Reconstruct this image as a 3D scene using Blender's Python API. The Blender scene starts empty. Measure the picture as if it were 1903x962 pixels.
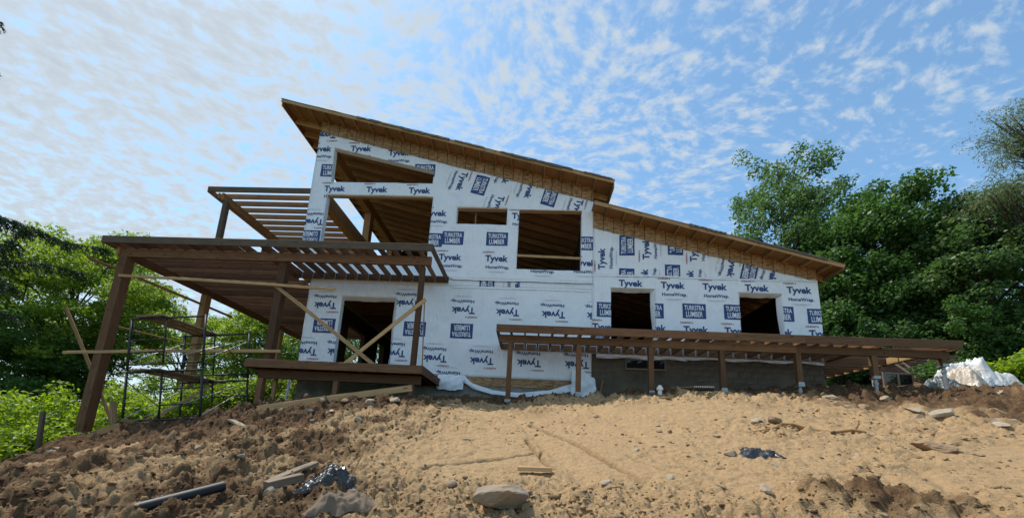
import bpy, math, random
import numpy as np
from mathutils import Matrix, Vector

# ------------------------------------------------------------------ camera, sky, sun, exposure
scene = bpy.context.scene
COL = scene.collection
cam_data = bpy.data.cameras.new('camera')
cam = bpy.data.objects.new('camera', cam_data)
COL.objects.link(cam)
cam_data.sensor_width = 36.0
cam_data.lens = 36.0 * 686.0 / 1903.0
cam_data.shift_y = (702.0 - 481.0) / 1903.0
cam_data.clip_start = 0.05
cam_data.clip_end = 6000.0
right = Vector((0.99794111, 0.03911186, 0.05083121))
down = Vector((0.04289504, 0.18219766, -0.98232583))
fwd = Vector((-0.04768191, 0.98248373, 0.18014483))
cam.matrix_world = Matrix((
    (right.x, -down.x, -fwd.x, 0.0),
    (right.y, -down.y, -fwd.y, 0.0),
    (right.z, -down.z, -fwd.z, 0.0),
    (0, 0, 0, 1)))
scene.camera = cam

TO_SUN = Vector((-0.41, 0.21, 0.885)).normalized()
SUN_EL = math.asin(TO_SUN.z)
SUN_AZ = math.atan2(TO_SUN.x, TO_SUN.y)

world = bpy.data.worlds.new('World')
scene.world = world
world.use_nodes = True
wt = world.node_tree
wt.nodes.clear()


def wn(kind, **kw):
    n = wt.nodes.new(kind)
    for k, v in kw.items():
        setattr(n, k, v)
    return n


def wl(a, b):
    wt.links.new(a, b)


def wmath(op, a, b=None, c=None, clamp=False):
    n = wn('ShaderNodeMath', operation=op, use_clamp=clamp)
    for i, v in enumerate((a, b, c)):
        if v is None:
            continue
        if isinstance(v, (int, float)):
            n.inputs[i].default_value = v
        else:
            wl(v, n.inputs[i])
    return n.outputs[0]


def build_sky():
    sky = wn('ShaderNodeTexSky', sky_type='NISHITA', sun_disc=False)
    sky.sun_elevation = SUN_EL
    sky.sun_rotation = SUN_AZ
    sky.altitude = 200
    sky.air_density = 1.0
    sky.dust_density = 0.5
    sky.ozone_density = 0.6
    tc = wn('ShaderNodeTexCoord')
    sep = wn('ShaderNodeSeparateXYZ')
    wl(tc.outputs['Generated'], sep.inputs[0])
    z = wmath('MAXIMUM', sep.outputs['Z'], 0.0)
    den = wmath('ADD', z, 0.10)
    px = wmath('DIVIDE', sep.outputs['X'], den)
    py = wmath('DIVIDE', sep.outputs['Y'], den)
    cmb = wn('ShaderNodeCombineXYZ')
    wl(px, cmb.inputs[0]); wl(py, cmb.inputs[1])
    # a gentle warp so that the ripples run in curved rows
    warp = wn('ShaderNodeTexNoise', noise_dimensions='3D')
    warp.inputs['Scale'].default_value = 1.3
    warp.inputs['Detail'].default_value = 2.0
    wl(cmb.outputs[0], warp.inputs['Vector'])
    wv = wn('ShaderNodeVectorMath', operation='MULTIPLY_ADD')
    wl(warp.outputs['Color'], wv.inputs[0])
    wv.inputs[1].default_value = (0.35, 0.35, 0.0)
    wl(cmb.outputs[0], wv.inputs[2])
    # stretched small cells (altocumulus), broken further by a finer layer
    mp = wn('ShaderNodeMapping')
    mp.inputs['Rotation'].default_value = (0, 0, math.radians(-24))
    mp.inputs['Scale'].default_value = (1.0, 1.35, 1.0)
    wl(wv.outputs[0], mp.inputs['Vector'])
    cells = wn('ShaderNodeTexNoise', noise_dimensions='3D')
    cells.inputs['Scale'].default_value = 18.0
    cells.inputs['Detail'].default_value = 5.0
    cells.inputs['Roughness'].default_value = 0.55
    wl(mp.outputs[0], cells.inputs['Vector'])
    fine = wn('ShaderNodeTexNoise', noise_dimensions='3D')
    fine.inputs['Scale'].default_value = 44.0
    fine.inputs['Detail'].default_value = 6.0
    fine.inputs['Roughness'].default_value = 0.6
    wl(mp.outputs[0], fine.inputs['Vector'])
    big = wn('ShaderNodeTexNoise', noise_dimensions='3D')
    big.inputs['Scale'].default_value = 1.15
    big.inputs['Detail'].default_value = 3.0
    wl(cmb.outputs[0], big.inputs['Vector'])
    # the sheet of cloud thickens towards the west (-X) and breaks up towards the east
    west = wmath('MULTIPLY_ADD', sep.outputs['X'], -0.46, 0.50)
    low = wmath('MULTIPLY_ADD', big.outputs['Fac'], 1.15, -0.575)
    cov = wmath('ADD', west, low)
    f1 = wmath('MULTIPLY_ADD', cells.outputs['Fac'], 2.3, -1.15)
    f2 = wmath('MULTIPLY_ADD', fine.outputs['Fac'], 1.0, -0.50)
    dens = wmath('ADD', wmath('ADD', f1, f2), cov)
    ramp = wn('ShaderNodeMapRange', interpolation_type='SMOOTHSTEP')
    ramp.inputs['From Min'].default_value = 0.16
    ramp.inputs['From Max'].default_value = 1.02
    ramp.inputs['To Min'].default_value = 0.04
    ramp.inputs['To Max'].default_value = 0.95
    wl(dens, ramp.inputs['Value'])
    # cloud tone: thicker cloud is a little greyer
    tone = wn('ShaderNodeMapRange')
    tone.inputs['From Min'].default_value = 0.3
    tone.inputs['From Max'].default_value = 1.5
    tone.inputs['To Min'].default_value = 1.0
    tone.inputs['To Max'].default_value = 0.80
    wl(dens, tone.inputs['Value'])
    ccol = wn('ShaderNodeMix', data_type='RGBA', blend_type='MULTIPLY')
    ccol.inputs['Factor'].default_value = 1.0
    ccol.inputs['A'].default_value = CLOUD
    cmbt = wn('ShaderNodeCombineColor')
    for i in range(3):
        wl(tone.outputs[0], cmbt.inputs[i])
    wl(cmbt.outputs[0], ccol.inputs['B'])
    mix = wn('ShaderNodeMix', data_type='RGBA')
    wl(ramp.outputs[0], mix.inputs['Factor'])
    wl(sky.outputs[0], mix.inputs['A'])
    wl(ccol.outputs['Result'], mix.inputs['B'])
    bg = wn('ShaderNodeBackground')
    tint = wn('ShaderNodeMix', data_type='RGBA', blend_type='MULTIPLY')
    tint.inputs['Factor'].default_value = 1.0
    wl(sky.outputs[0], tint.inputs['A'])
    tint.inputs['B'].default_value = (0.72, 0.94, 0.95, 1.0)
    wl(tint.outputs['Result'], mix.inputs['A'])
    bg.inputs['Strength'].default_value = SKY_STRENGTH
    out = wn('ShaderNodeOutputWorld')
    wl(mix.outputs['Result'], bg.inputs['Color'])
    wl(bg.outputs[0], out.inputs['Surface'])


SKY_STRENGTH = 0.15
CLOUD = (2.80, 3.15, 3.45, 1.0)
build_sky()

sun_data = bpy.data.lights.new('sun', 'SUN')
sun = bpy.data.objects.new('sun', sun_data)
COL.objects.link(sun)
sun_data.energy = 3.3
sun_data.angle = math.radians(0.6)
sun_data.color = (1.0, 0.95, 0.87)
sun.rotation_euler = TO_SUN.to_track_quat('Z', 'Y').to_euler()
sun.location = (0, 0, 40)

vs = scene.view_settings
vs.view_transform = 'Standard'
vs.look = 'None'
vs.exposure = 0.7
vs.gamma = 1.0
vs.use_curve_mapping = False
scene.render.engine = 'CYCLES'
scene.cycles.max_bounces = 6
scene.cycles.transparent_max_bounces = 8

# ------------------------------------------------------------------ small tools
rng = np.random.default_rng(7)
RND = random.Random(11)


def _hash(ix, iy, seed):
    n = (ix * 374761393 + iy * 668265263 + seed * 1274126177) & 0xFFFFFFFF
    n = ((n ^ (n >> 13)) * 1274126177) & 0xFFFFFFFF
    n = n ^ (n >> 16)
    return (n & 0xFFFF) / 65535.0


def vnoise(x, y, seed=0):
    x = np.asarray(x, float); y = np.asarray(y, float)
    ix = np.floor(x).astype(np.int64); iy = np.floor(y).astype(np.int64)
    fx = x - ix; fy = y - iy
    fx = fx * fx * fx * (fx * (fx * 6 - 15) + 10)
    fy = fy * fy * fy * (fy * (fy * 6 - 15) + 10)
    a = _hash(ix, iy, seed); b = _hash(ix + 1, iy, seed)
    c = _hash(ix, iy + 1, seed); d = _hash(ix + 1, iy + 1, seed)
    return (a + (b - a) * fx) * (1 - fy) + (c + (d - c) * fx) * fy


def fbm(x, y, octaves=4, seed=0, rough=0.5):
    s = 0.0; a = 1.0; t = 0.0; f = 1.0
    c, sn = math.cos(0.6), math.sin(0.6)
    for o in range(octaves):
        s = s + a * vnoise(x * f, y * f, seed + o * 17)
        t += a; a *= rough; f *= 2.03
        x, y = c * x - sn * y, sn * x + c * y
    return s / t


def worley(x, y, seed=0, keep=1.0):
    """rounded lumps: 0 in the gaps, up to 1 on a lump, lumps of differing height"""
    x = np.asarray(x, float); y = np.asarray(y, float)
    ix = np.floor(x).astype(np.int64); iy = np.floor(y).astype(np.int64)
    best = np.zeros(x.shape)
    for dx in (-1, 0, 1):
        for dy in (-1, 0, 1):
            cx = ix + dx; cy = iy + dy
            px = cx + _hash(cx, cy, seed); py = cy + _hash(cx, cy, seed + 1)
            a = _hash(cx, cy, seed + 2)
            a = np.where(a < keep, .25 + .75 * _hash(cx, cy, seed + 3), 0)
            el = 1 + .8 * (_hash(cx, cy, seed + 4) - .5)
            d2 = ((x - px) * el) ** 2 + ((y - py) / el) ** 2
            r = .35 + .5 * a
            best = np.maximum(best, a * np.sqrt(np.clip(1 - d2 / (r * r), 0, 1)))
    return best


def sstep(a, b, v):
    t = np.clip((v - a) / (b - a), 0, 1)
    return t * t * (3 - 2 * t)


# ------------------------------------------------------------------ terrain height
CTRL = np.array([
    (0, 0, -1.6), (-3, 0, -1.75), (3, 0, -1.45), (0, -4, -2.7), (8, -4, -1.9), (-8, -4, -3.3),
    (-4.3, 3, -.92), (0, 3.6, -.68), (4.3, 3.5, -.46), (8, 4, -.05), (12, 6, .8),
    (0, 7, .27), (3, 7, .45), (6, 6.5, .42), (9.5, 8, .95), (0, 8.8, .8), (4, 9, 1.28),
    (-13.1, 10.4, -.72), (-10.8, 9.3, -.12), (-9.3, 10.2, .3), (-7.8, 10.3, .62), (-8.0, 8.0, -.25), (-6, 6, -.42), (-5, 7.2, .02),
    (-.6, 10.45, 1.20), (1.38, 10.45, 1.44), (3.46, 10.45, 1.64), (5.45, 10.45, 1.77),
    (7.5, 10.45, 1.80), (9.6, 10.45, 1.94), (11.45, 10.45, 2.05),
    (-2.4, 12.2, 1.36), (2.5, 12.2, 1.62), (6, 12.2, 2.0), (9.6, 12.4, 2.42), (12, 13, 2.5),
    (-5.97, 9.1, .80), (-4.6, 8.8, .84), (-3.3, 9.05, 1.02), (-2.2, 9.6, 1.0), (-7.2, 9.4, .62),
    (-5, 10.6, .75), (-8, 12.4, .7), (-12, 14, .2), (-13, 18, .3), (-10, 18, 1.0), (-5, 18, 1.6), (5, 18, 2.6),
    (-9.7, 7, -.86), (-8.75, 6, -.88), (-7.3, 5, -.78), (-12, 8.6, -.78), (-10.6, 5.6, -1.7), (-11.6, 7, -1.6), (-13.6, 8.2, -1.7),
    (-15, 10.3, -1.7), (-15, 13, -1.5), (-18, 9, -3.0), (-20, 14, -3.2), (-26, 18, -4.5), (-20, 24, -2.5), (-12, 26, .6),
    (14.8, 12.2, 2.62), (16, 13, 2.85), (15.5, 11, 2.3), (15, 16, 3.2), (20, 18, 4.3), (20, 14, 3.4), (24, 24, 6.0), (10, 26, 4.2),
    (18, 8, 1.6), (-40, 30, -7), (-60, 60, -9), (45, 45, 11), (0, 60, 5), (60, 20, 8), (-40, 0, -8), (40, 0, 3), (0, -40, -9),
], float)


def _mq(d2):
    return np.sqrt(d2 + 1.1)


def _solve():
    P = CTRL[:, :2]
    d2 = ((P[:, None] - P[None]) ** 2).sum(-1)
    A = _mq(d2) + 0.0
    n = len(P)
    B = np.zeros((n + 3, n + 3)); B[:n, :n] = A - 0.12 * np.eye(n)
    B[:n, n] = 1; B[:n, n + 1:] = P; B[n, :n] = 1; B[n + 1:, :n] = P.T
    r = np.zeros(n + 3); r[:n] = CTRL[:, 2]
    return np.linalg.solve(B, r)


WSOL = _solve()


def base_h(x, y):
    x = np.asarray(x, float); y = np.asarray(y, float)
    sh = x.shape
    rr = np.hypot(x, y) + 1e-6
    k = np.minimum(1.0, 75.0 / rr)                     # beyond 75 m the height stays as it is there
    xf = (x * k).ravel(); yf = (y * k).ravel()
    out = np.empty_like(xf)
    for s in range(0, len(xf), 40000):
        e = s + 40000
        d2 = (xf[s:e, None] - CTRL[None, :, 0]) ** 2 + (yf[s:e, None] - CTRL[None, :, 1]) ** 2
        n = len(CTRL)
        out[s:e] = _mq(d2) @ WSOL[:n] + WSOL[n] + WSOL[n + 1] * xf[s:e] + WSOL[n + 2] * yf[s:e]
    return out.reshape(sh)

# ------------------------------------------------------------------ materials
def new_mat(name):
    m = bpy.data.materials.new(name)
    m.use_nodes = True
    nt = m.node_tree
    nt.nodes.clear()
    out = nt.nodes.new('ShaderNodeOutputMaterial')
    bsdf = nt.nodes.new('ShaderNodeBsdfPrincipled')
    nt.links.new(bsdf.outputs[0], out.inputs['Surface'])
    return m, nt, bsdf, out


def node(nt, kind, ins=None, **kw):
    n = nt.nodes.new(kind)
    for k, v in kw.items():
        setattr(n, k, v)
    for k, v in (ins or {}).items():
        if hasattr(v, 'is_output') or isinstance(v, bpy.types.NodeSocket):
            nt.links.new(v, n.inputs[k])
        else:
            n.inputs[k].default_value = v
    return n


def ramp(nt, fac, stops):
    r = nt.nodes.new('ShaderNodeValToRGB')
    els = r.color_ramp.elements
    els[0].position = stops[0][0]; els[0].color = (*stops[0][1], 1)
    els[1].position = stops[-1][0]; els[1].color = (*stops[-1][1], 1)
    for p, c in stops[1:-1]:
        e = els.new(p); e.color = (*c, 1)
    nt.links.new(fac, r.inputs[0])
    return r.outputs[0]


def mixc(nt, fac, a, b, blend='MIX'):
    n = nt.nodes.new('ShaderNodeMix')
    n.data_type = 'RGBA'; n.blend_type = blend
    for k, v in (('Factor', fac), ('A', a), ('B', b)):
        if isinstance(v, bpy.types.NodeSocket):
            nt.links.new(v, n.inputs[k])
        elif k == 'Factor':
            n.inputs[k].default_value = v
        else:
            n.inputs[k].default_value = (*v, 1)
    return n.outputs['Result']


def bump(nt, bsdf, height, strength, dist):
    b = node(nt, 'ShaderNodeBump', {'Strength': strength, 'Distance': dist, 'Height': height})
    nt.links.new(b.outputs[0], bsdf.inputs['Normal'])


def wood(name, dark, light, rough=0.8, knots=True, wear=0.25, vary=0.45):
    """Sawn timber, grain along the object's own X axis, tone differing from board to board."""
    m, nt, b, _ = new_mat(name)
    tc = node(nt, 'ShaderNodeTexCoord')
    oi = node(nt, 'ShaderNodeObjectInfo')
    off = node(nt, 'ShaderNodeVectorMath', {0: oi.outputs['Random'], 1: (13.0, 7.0, 5.0)}, operation='MULTIPLY')
    pos = node(nt, 'ShaderNodeVectorMath', {0: tc.outputs['Object'], 1: off.outputs[0]}, operation='ADD')
    mp = node(nt, 'ShaderNodeMapping', {'Vector': pos.outputs[0], 'Scale': (1.1, 22.0, 22.0)})
    g = node(nt, 'ShaderNodeTexNoise', {'Vector': mp.outputs[0], 'Scale': 1.6, 'Detail': 6.0, 'Roughness': 0.6, 'Distortion': 0.4})
    blot = node(nt, 'ShaderNodeTexNoise', {'Vector': pos.outputs[0], 'Scale': 2.4, 'Detail': 4.0})
    col = ramp(nt, g.outputs['Fac'], [(0.3, dark), (0.52, tuple((a + c) / 2 for a, c in zip(dark, light))), (0.74, light)])
    tone = node(nt, 'ShaderNodeMapRange', {'Value': oi.outputs['Random'], 'To Min': 1.0 - vary, 'To Max': 1.0 + vary * 0.6})
    col = mixc(nt, 1.0, col, node(nt, 'ShaderNodeCombineColor', {0: tone.outputs[0], 1: tone.outputs[0], 2: tone.outputs[0]}).outputs[0], 'MULTIPLY')
    w = node(nt, 'ShaderNodeMapRange', {'Value': blot.outputs['Fac'], 'From Min': 0.45, 'From Max': 0.75, 'To Min': 0.0, 'To Max': wear})
    col = mixc(nt, w.outputs[0], col, tuple(c * 0.45 for c in dark))
    if knots:
        mk = node(nt, 'ShaderNodeMapping', {'Vector': pos.outputs[0], 'Scale': (2.2, 7.0, 7.0)})
        v = node(nt, 'ShaderNodeTexVoronoi', {'Vector': mk.outputs[0], 'Scale': 1.0})
        k = node(nt, 'ShaderNodeMapRange', {'Value': v.outputs['Distance'], 'From Min': 0.10, 'From Max': 0.17, 'To Min': 0.75, 'To Max': 0.0})
        col = mixc(nt, k.outputs[0], col, tuple(c * 0.35 for c in dark))
    nt.links.new(col, b.inputs['Base Color'])
    b.inputs['Roughness'].default_value = rough
    b.inputs['Specular IOR Level'].default_value = 0.25
    bump(nt, b, g.outputs['Fac'], 0.35, 0.006)
    return m


def plain(name, col, rough=0.7, metal=0.0, spec=0.4, var=0.15, scale=6.0, bumps=0.0, bscale=30.0):
    m, nt, b, _ = new_mat(name)
    tc = node(nt, 'ShaderNodeTexCoord')
    n = node(nt, 'ShaderNodeTexNoise', {'Vector': tc.outputs['Object'], 'Scale': scale, 'Detail': 5.0, 'Roughness': 0.6})
    c = ramp(nt, n.outputs['Fac'], [(0.3, tuple(x * (1 - var) for x in col)), (0.7, tuple(min(1, x * (1 + var)) for x in col))])
    nt.links.new(c, b.inputs['Base Color'])
    b.inputs['Roughness'].default_value = rough
    b.inputs['Metallic'].default_value = metal
    b.inputs['Specular IOR Level'].default_value = spec
    if bumps:
        n2 = node(nt, 'ShaderNodeTexNoise', {'Vector': tc.outputs['Object'], 'Scale': bscale, 'Detail': 5.0})
        bump(nt, b, n2.outputs['Fac'], bumps, 0.01)
    return m


def wrap_mat():
    """White spun house wrap: soft creases, staples, smudges of dust."""
    m, nt, b, _ = new_mat('house_wrap')
    tc = node(nt, 'ShaderNodeTexCoord')
    o = tc.outputs['Object']
    mp1 = node(nt, 'ShaderNodeMapping', {'Vector': o, 'Rotation': (0, math.radians(28), 0), 'Scale': (7.0, 1.0, 1.1)})
    n1 = node(nt, 'ShaderNodeTexNoise', {'Vector': mp1.outputs[0], 'Scale': 1.3, 'Detail': 4.0, 'Distortion': 1.2})
    mp2 = node(nt, 'ShaderNodeMapping', {'Vector': o, 'Rotation': (0, math.radians(-41), 0), 'Scale': (9.0, 1.0, 1.4)})
    n2 = node(nt, 'ShaderNodeTexNoise', {'Vector': mp2.outputs[0], 'Scale': 1.6, 'Detail': 3.0, 'Distortion': 0.8})
    # sharp creases: ridged noise
    r1 = node(nt, 'ShaderNodeMath', {0: n1.outputs['Fac'], 1: 0.5}, operation='SUBTRACT')
    r1 = node(nt, 'ShaderNodeMath', {0: r1.outputs[0]}, operation='ABSOLUTE')
    r2 = node(nt, 'ShaderNodeMath', {0: n2.outputs['Fac'], 1: 0.5}, operation='SUBTRACT')
    r2 = node(nt, 'ShaderNodeMath', {0: r2.outputs[0]}, operation='ABSOLUTE')
    s = node(nt, 'ShaderNodeMath', {0: r1.outputs[0], 1: r2.outputs[0]}, operation='ADD')
    big = node(nt, 'ShaderNodeTexNoise', {'Vector': o, 'Scale': 0.9, 'Detail': 5.0})
    s2 = node(nt, 'ShaderNodeMath', {0: big.outputs['Fac'], 1: 0.7, 2: s.outputs[0]}, operation='MULTIPLY_ADD')
    bump(nt, b, s2.outputs[0], 0.6, 0.06)
    dust = node(nt, 'ShaderNodeTexNoise', {'Vector': o, 'Scale': 2.2, 'Detail': 8.0, 'Roughness': 0.7})
    col = ramp(nt, dust.outputs['Fac'], [(0.3, (.70, .75, .84)), (0.5, (.79, .84, .92)), (0.75, (.83, .88, .95))])
    spk = node(nt, 'ShaderNodeTexVoronoi', {'Vector': o, 'Scale': 7.0})
    k = node(nt, 'ShaderNodeMapRange', {'Value': spk.outputs['Distance'], 'From Min': 0.045, 'From Max': 0.075, 'To Min': 0.65, 'To Max': 0.0})
    col = mixc(nt, k.outputs[0], col, (.16, .17, .2))
    nt.links.new(col, b.inputs['Base Color'])
    b.inputs['Roughness'].default_value = 0.45
    b.inputs['Specular IOR Level'].default_value = 0.35
    return m


def osb_mat():
    m, nt, b, _ = new_mat('strand_board')
    tc = node(nt, 'ShaderNodeTexCoord')
    oi = node(nt, 'ShaderNodeObjectInfo')
    off = node(nt, 'ShaderNodeVectorMath', {0: oi.outputs['Random'], 1: (31.0, 17.0, 9.0)}, operation='MULTIPLY')
    p = node(nt, 'ShaderNodeVectorMath', {0: tc.outputs['Object'], 1: off.outputs[0]}, operation='ADD')
    cols = []
    for rot, sd in ((0.5, 0.0), (-0.7, 4.0), (1.5, 9.0)):
        mp = node(nt, 'ShaderNodeMapping', {'Vector': p.outputs[0], 'Rotation': (0, rot, 0), 'Location': (sd, sd, sd), 'Scale': (9.0, 1.0, 34.0)})
        cols.append(node(nt, 'ShaderNodeTexVoronoi', {'Vector': mp.outputs[0], 'Scale': 1.0}))
    f = mixc(nt, 0.5, cols[0].outputs['Color'], cols[1].outputs['Color'])
    f = mixc(nt, 0.33, f, cols[2].outputs['Color'])
    bw = node(nt, 'ShaderNodeRGBToBW', {0: f})
    c = ramp(nt, bw.outputs[0], [(0.22, (.13, .07, .03)), (0.45, (.27, .155, .075)), (0.62, (.38, .235, .12)), (0.8, (.50, .335, .185))])
    nt.links.new(c, b.inputs['Base Color'])
    b.inputs['Roughness'].default_value = 0.75
    bump(nt, b, bw.outputs[0], 0.3, 0.004)
    return m


def leaf_mat(name, col, col2, trans=0.45, gloss=0.35):
    m = bpy.data.materials.new(name)
    m.use_nodes = True
    nt = m.node_tree
    nt.nodes.clear()
    at = node(nt, 'ShaderNodeAttribute', attribute_name='tint')
    c = mixc(nt, at.outputs['Fac'], col, col2)
    b = node(nt, 'ShaderNodeBsdfPrincipled', {'Base Color': c, 'Roughness': 0.5, 'Specular IOR Level': gloss})
    hs = node(nt, 'ShaderNodeHueSaturation', {'Color': c, 'Hue': 0.485, 'Saturation': 1.1, 'Value': 1.45})
    t = node(nt, 'ShaderNodeBsdfTranslucent', {'Color': hs.outputs[0]})
    mx = node(nt, 'ShaderNodeMixShader', {0: trans, 1: b.outputs[0], 2: t.outputs[0]})
    o = node(nt, 'ShaderNodeOutputMaterial', {'Surface': mx.outputs[0]})
    return m


def dirt_mat():
    m, nt, b, _ = new_mat('dirt')
    tc = node(nt, 'ShaderNodeTexCoord')
    o = tc.outputs['Object']
    soil = node(nt, 'ShaderNodeAttribute', attribute_name='soil')     # 0 sandy subsoil, 1 dark topsoil
    grass = node(nt, 'ShaderNodeAttribute', attribute_name='grass')
    n1 = node(nt, 'ShaderNodeTexNoise', {'Vector': o, 'Scale': 1.7, 'Detail': 9.0, 'Roughness': 0.68})
    n2 = node(nt, 'ShaderNodeTexNoise', {'Vector': o, 'Scale': 11.0, 'Detail': 8.0, 'Roughness': 0.7})
    n3 = node(nt, 'ShaderNodeTexNoise', {'Vector': o, 'Scale': 60.0, 'Detail': 5.0, 'Roughness': 0.7})
    sand = ramp(nt, n2.outputs['Fac'], [(0.28, (.24, .17, .10)), (0.45, (.39, .258, .135)), (0.62, (.475, .325, .178)), (0.8, (.55, .405, .25))])
    sand2 = mixc(nt, n1.outputs['Fac'], (.35, .22, .110), (.50, .36, .21))
    sand = mixc(nt, 0.4, sand, sand2)
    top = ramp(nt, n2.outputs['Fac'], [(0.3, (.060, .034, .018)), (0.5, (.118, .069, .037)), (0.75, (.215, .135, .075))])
    a = node(nt, 'ShaderNodeMath', {0: n1.outputs['Fac'], 1: 0.55, 2: -0.275}, operation='MULTIPLY_ADD')
    a = node(nt, 'ShaderNodeMath', {0: a.outputs[0], 1: soil.outputs['Fac']}, operation='ADD')
    a2 = node(nt, 'ShaderNodeMath', {0: n2.outputs['Fac'], 1: 0.5, 2: -0.25}, operation='MULTIPLY_ADD')
    a = node(nt, 'ShaderNodeMath', {0: a.outputs[0], 1: a2.outputs[0]}, operation='ADD')
    f = node(nt, 'ShaderNodeMapRange', {'Value': a.outputs[0], 'From Min': 0.2, 'From Max': 0.8}, interpolation_type='SMOOTHSTEP')
    c = mixc(nt, f.outputs[0], sand, top)
    grit_pit_shade = node(nt, 'ShaderNodeMapRange', {'Value': n3.outputs['Fac'], 'From Min': 0.56, 'From Max': 0.66, 'To Min': 0.0, 'To Max': 0.5})  # dark grit specks, also painting in the shade of tiny pits
    c = mixc(nt, grit_pit_shade.outputs[0], c, (.11, .075, .045))
    pale = node(nt, 'ShaderNodeMapRange', {'Value': n3.outputs['Fac'], 'From Min': 0.40, 'From Max': 0.30, 'To Min': 0.0, 'To Max': 0.45})
    c = mixc(nt, pale.outputs[0], c, (.56, .45, .31))
    g = ramp(nt, n2.outputs['Fac'], [(0.3, (.018, .032, .010)), (0.7, (.05, .085, .022))])
    c = mixc(nt, grass.outputs['Fac'], c, g)
    nt.links.new(c, b.inputs['Base Color'])
    b.inputs['Roughness'].default_value = 0.95
    b.inputs['Specular IOR Level'].default_value = 0.1
    h = node(nt, 'ShaderNodeMath', {0: n3.outputs['Fac'], 1: 0.45, 2: n2.outputs['Fac']}, operation='MULTIPLY_ADD')
    bump(nt, b, h.outputs[0], 1.0, 0.05)
    return m


def stone_mat(name, a, bcol):
    m, nt, b, _ = new_mat(name)
    tc = node(nt, 'ShaderNodeTexCoord')
    oi = node(nt, 'ShaderNodeObjectInfo')
    off = node(nt, 'ShaderNodeVectorMath', {0: oi.outputs['Random'], 1: (11.0, 17.0, 9.0)}, operation='MULTIPLY')
    p = node(nt, 'ShaderNodeVectorMath', {0: tc.outputs['Object'], 1: off.outputs[0]}, operation='ADD')
    n1 = node(nt, 'ShaderNodeTexNoise', {'Vector': p.outputs[0], 'Scale': 9.0, 'Detail': 8.0, 'Roughness': 0.65})
    n2 = node(nt, 'ShaderNodeTexNoise', {'Vector': p.outputs[0], 'Scale': 2.5, 'Detail': 3.0})
    c = mixc(nt, n1.outputs['Fac'], a, bcol)
    st = node(nt, 'ShaderNodeMapRange', {'Value': n2.outputs['Fac'], 'From Min': 0.5, 'From Max': 0.7, 'To Min': 0.0, 'To Max': 0.55})
    c = mixc(nt, st.outputs[0], c, (.30, .20, .11))
    nt.links.new(c, b.inputs['Base Color'])
    b.inputs['Roughness'].default_value = 0.9
    bump(nt, b, n1.outputs['Fac'], 0.7, 0.02)
    return m


def concrete_mat():
    m, nt, b, _ = new_mat('parged_concrete')
    tc = node(nt, 'ShaderNodeTexCoord')
    o = tc.outputs['Object']
    n1 = node(nt, 'ShaderNodeTexNoise', {'Vector': o, 'Scale': 1.4, 'Detail': 8.0, 'Roughness': 0.65})
    n2 = node(nt, 'ShaderNodeTexNoise', {'Vector': o, 'Scale': 9.0, 'Detail': 6.0, 'Roughness': 0.7})
    c = ramp(nt, n1.outputs['Fac'], [(0.28, (.065, .05, .038)), (0.5, (.115, .092, .071)), (0.68, (.155, .125, .098)), (0.8, (.21, .15, .105))])
    st = node(nt, 'ShaderNodeMapRange', {'Value': n2.outputs['Fac'], 'From Min': 0.62, 'From Max': 0.72, 'To Min': 0.0, 'To Max': 0.6})
    c = mixc(nt, st.outputs[0], c, (.33, .31, .28))
    nt.links.new(c, b.inputs['Base Color'])
    b.inputs['Roughness'].default_value = 0.95
    bump(nt, b, n2.outputs['Fac'], 0.5, 0.02)
    return m


def glossy_film(name, col, rough, scale, strength):
    m, nt, b, _ = new_mat(name)
    tc = node(nt, 'ShaderNodeTexCoord')
    n = node(nt, 'ShaderNodeTexNoise', {'Vector': tc.outputs['Object'], 'Scale': scale, 'Detail': 4.0, 'Distortion': 1.5})
    r = node(nt, 'ShaderNodeMath', {0: n.outputs['Fac'], 1: 0.5}, operation='SUBTRACT')
    r = node(nt, 'ShaderNodeMath', {0: r.outputs[0]}, operation='ABSOLUTE')
    b.inputs['Base Color'].default_value = (*col, 1)
    b.inputs['Roughness'].default_value = rough
    b.inputs['Specular IOR Level'].default_value = 0.6
    bump(nt, b, r.outputs[0], strength, 0.05)
    return m


M = {}
M['treated'] = wood('treated_lumber', (.100, .050, .026), (.225, .118, .062), vary=0.5)
M['treated_grey'] = wood('weathered_treated_lumber', (.085, .060, .042), (.165, .125, .09), vary=0.2)
M['fresh'] = wood('fresh_lumber', (.34, .21, .10), (.56, .38, .20), wear=0.15, vary=0.25)
M['aged'] = wood('sun_browned_lumber', (.24, .135, .06), (.41, .25, .12), wear=0.25, vary=0.25)
M['rafter'] = wood('rafter_lumber', (.36, .205, .10), (.56, .35, .185), vary=0.3)
M['deck'] = wood('brown_deck_lumber', (.11, .06, .031), (.25, .145, .076), vary=0.45)
M['sheathing'] = wood('plywood_sheathing', (.25, .14, .066), (.36, .215, .105), knots=False, vary=0.1)
M['yellow_ply'] = wood('bright_plywood', (.42, .26, .10), (.60, .40, .18), knots=False, vary=0.15)
M['plank'] = wood('grey_plank', (.16, .12, .085), (.30, .235, .17), vary=0.2)
M['wrap'] = wrap_mat()
M['osb'] = osb_mat()
M['ink'] = plain('navy_ink', (.012, .048, .19), 0.5, var=0.2, scale=3)
M['red_ink'] = plain('red_ink', (.33, .045, .05), 0.5, var=0.15, scale=3)
M['grey_ink'] = plain('grey_ink', (.25, .31, .42), 0.5)
M['paper'] = plain('print_white', (.72, .75, .80), 0.5, var=0.06)
M['concrete'] = concrete_mat()
M['block'] = plain('concrete_block', (.115, .094, .074), 0.95, var=0.35, scale=5, bumps=0.5)
M['grey_concrete'] = plain('grey_concrete', (.24, .24, .23), 0.9, var=0.3, scale=3, bumps=0.4)
M['steel'] = plain('galvanised_steel', (.30, .31, .32), 0.5, metal=0.6, var=0.2, scale=12)
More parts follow.
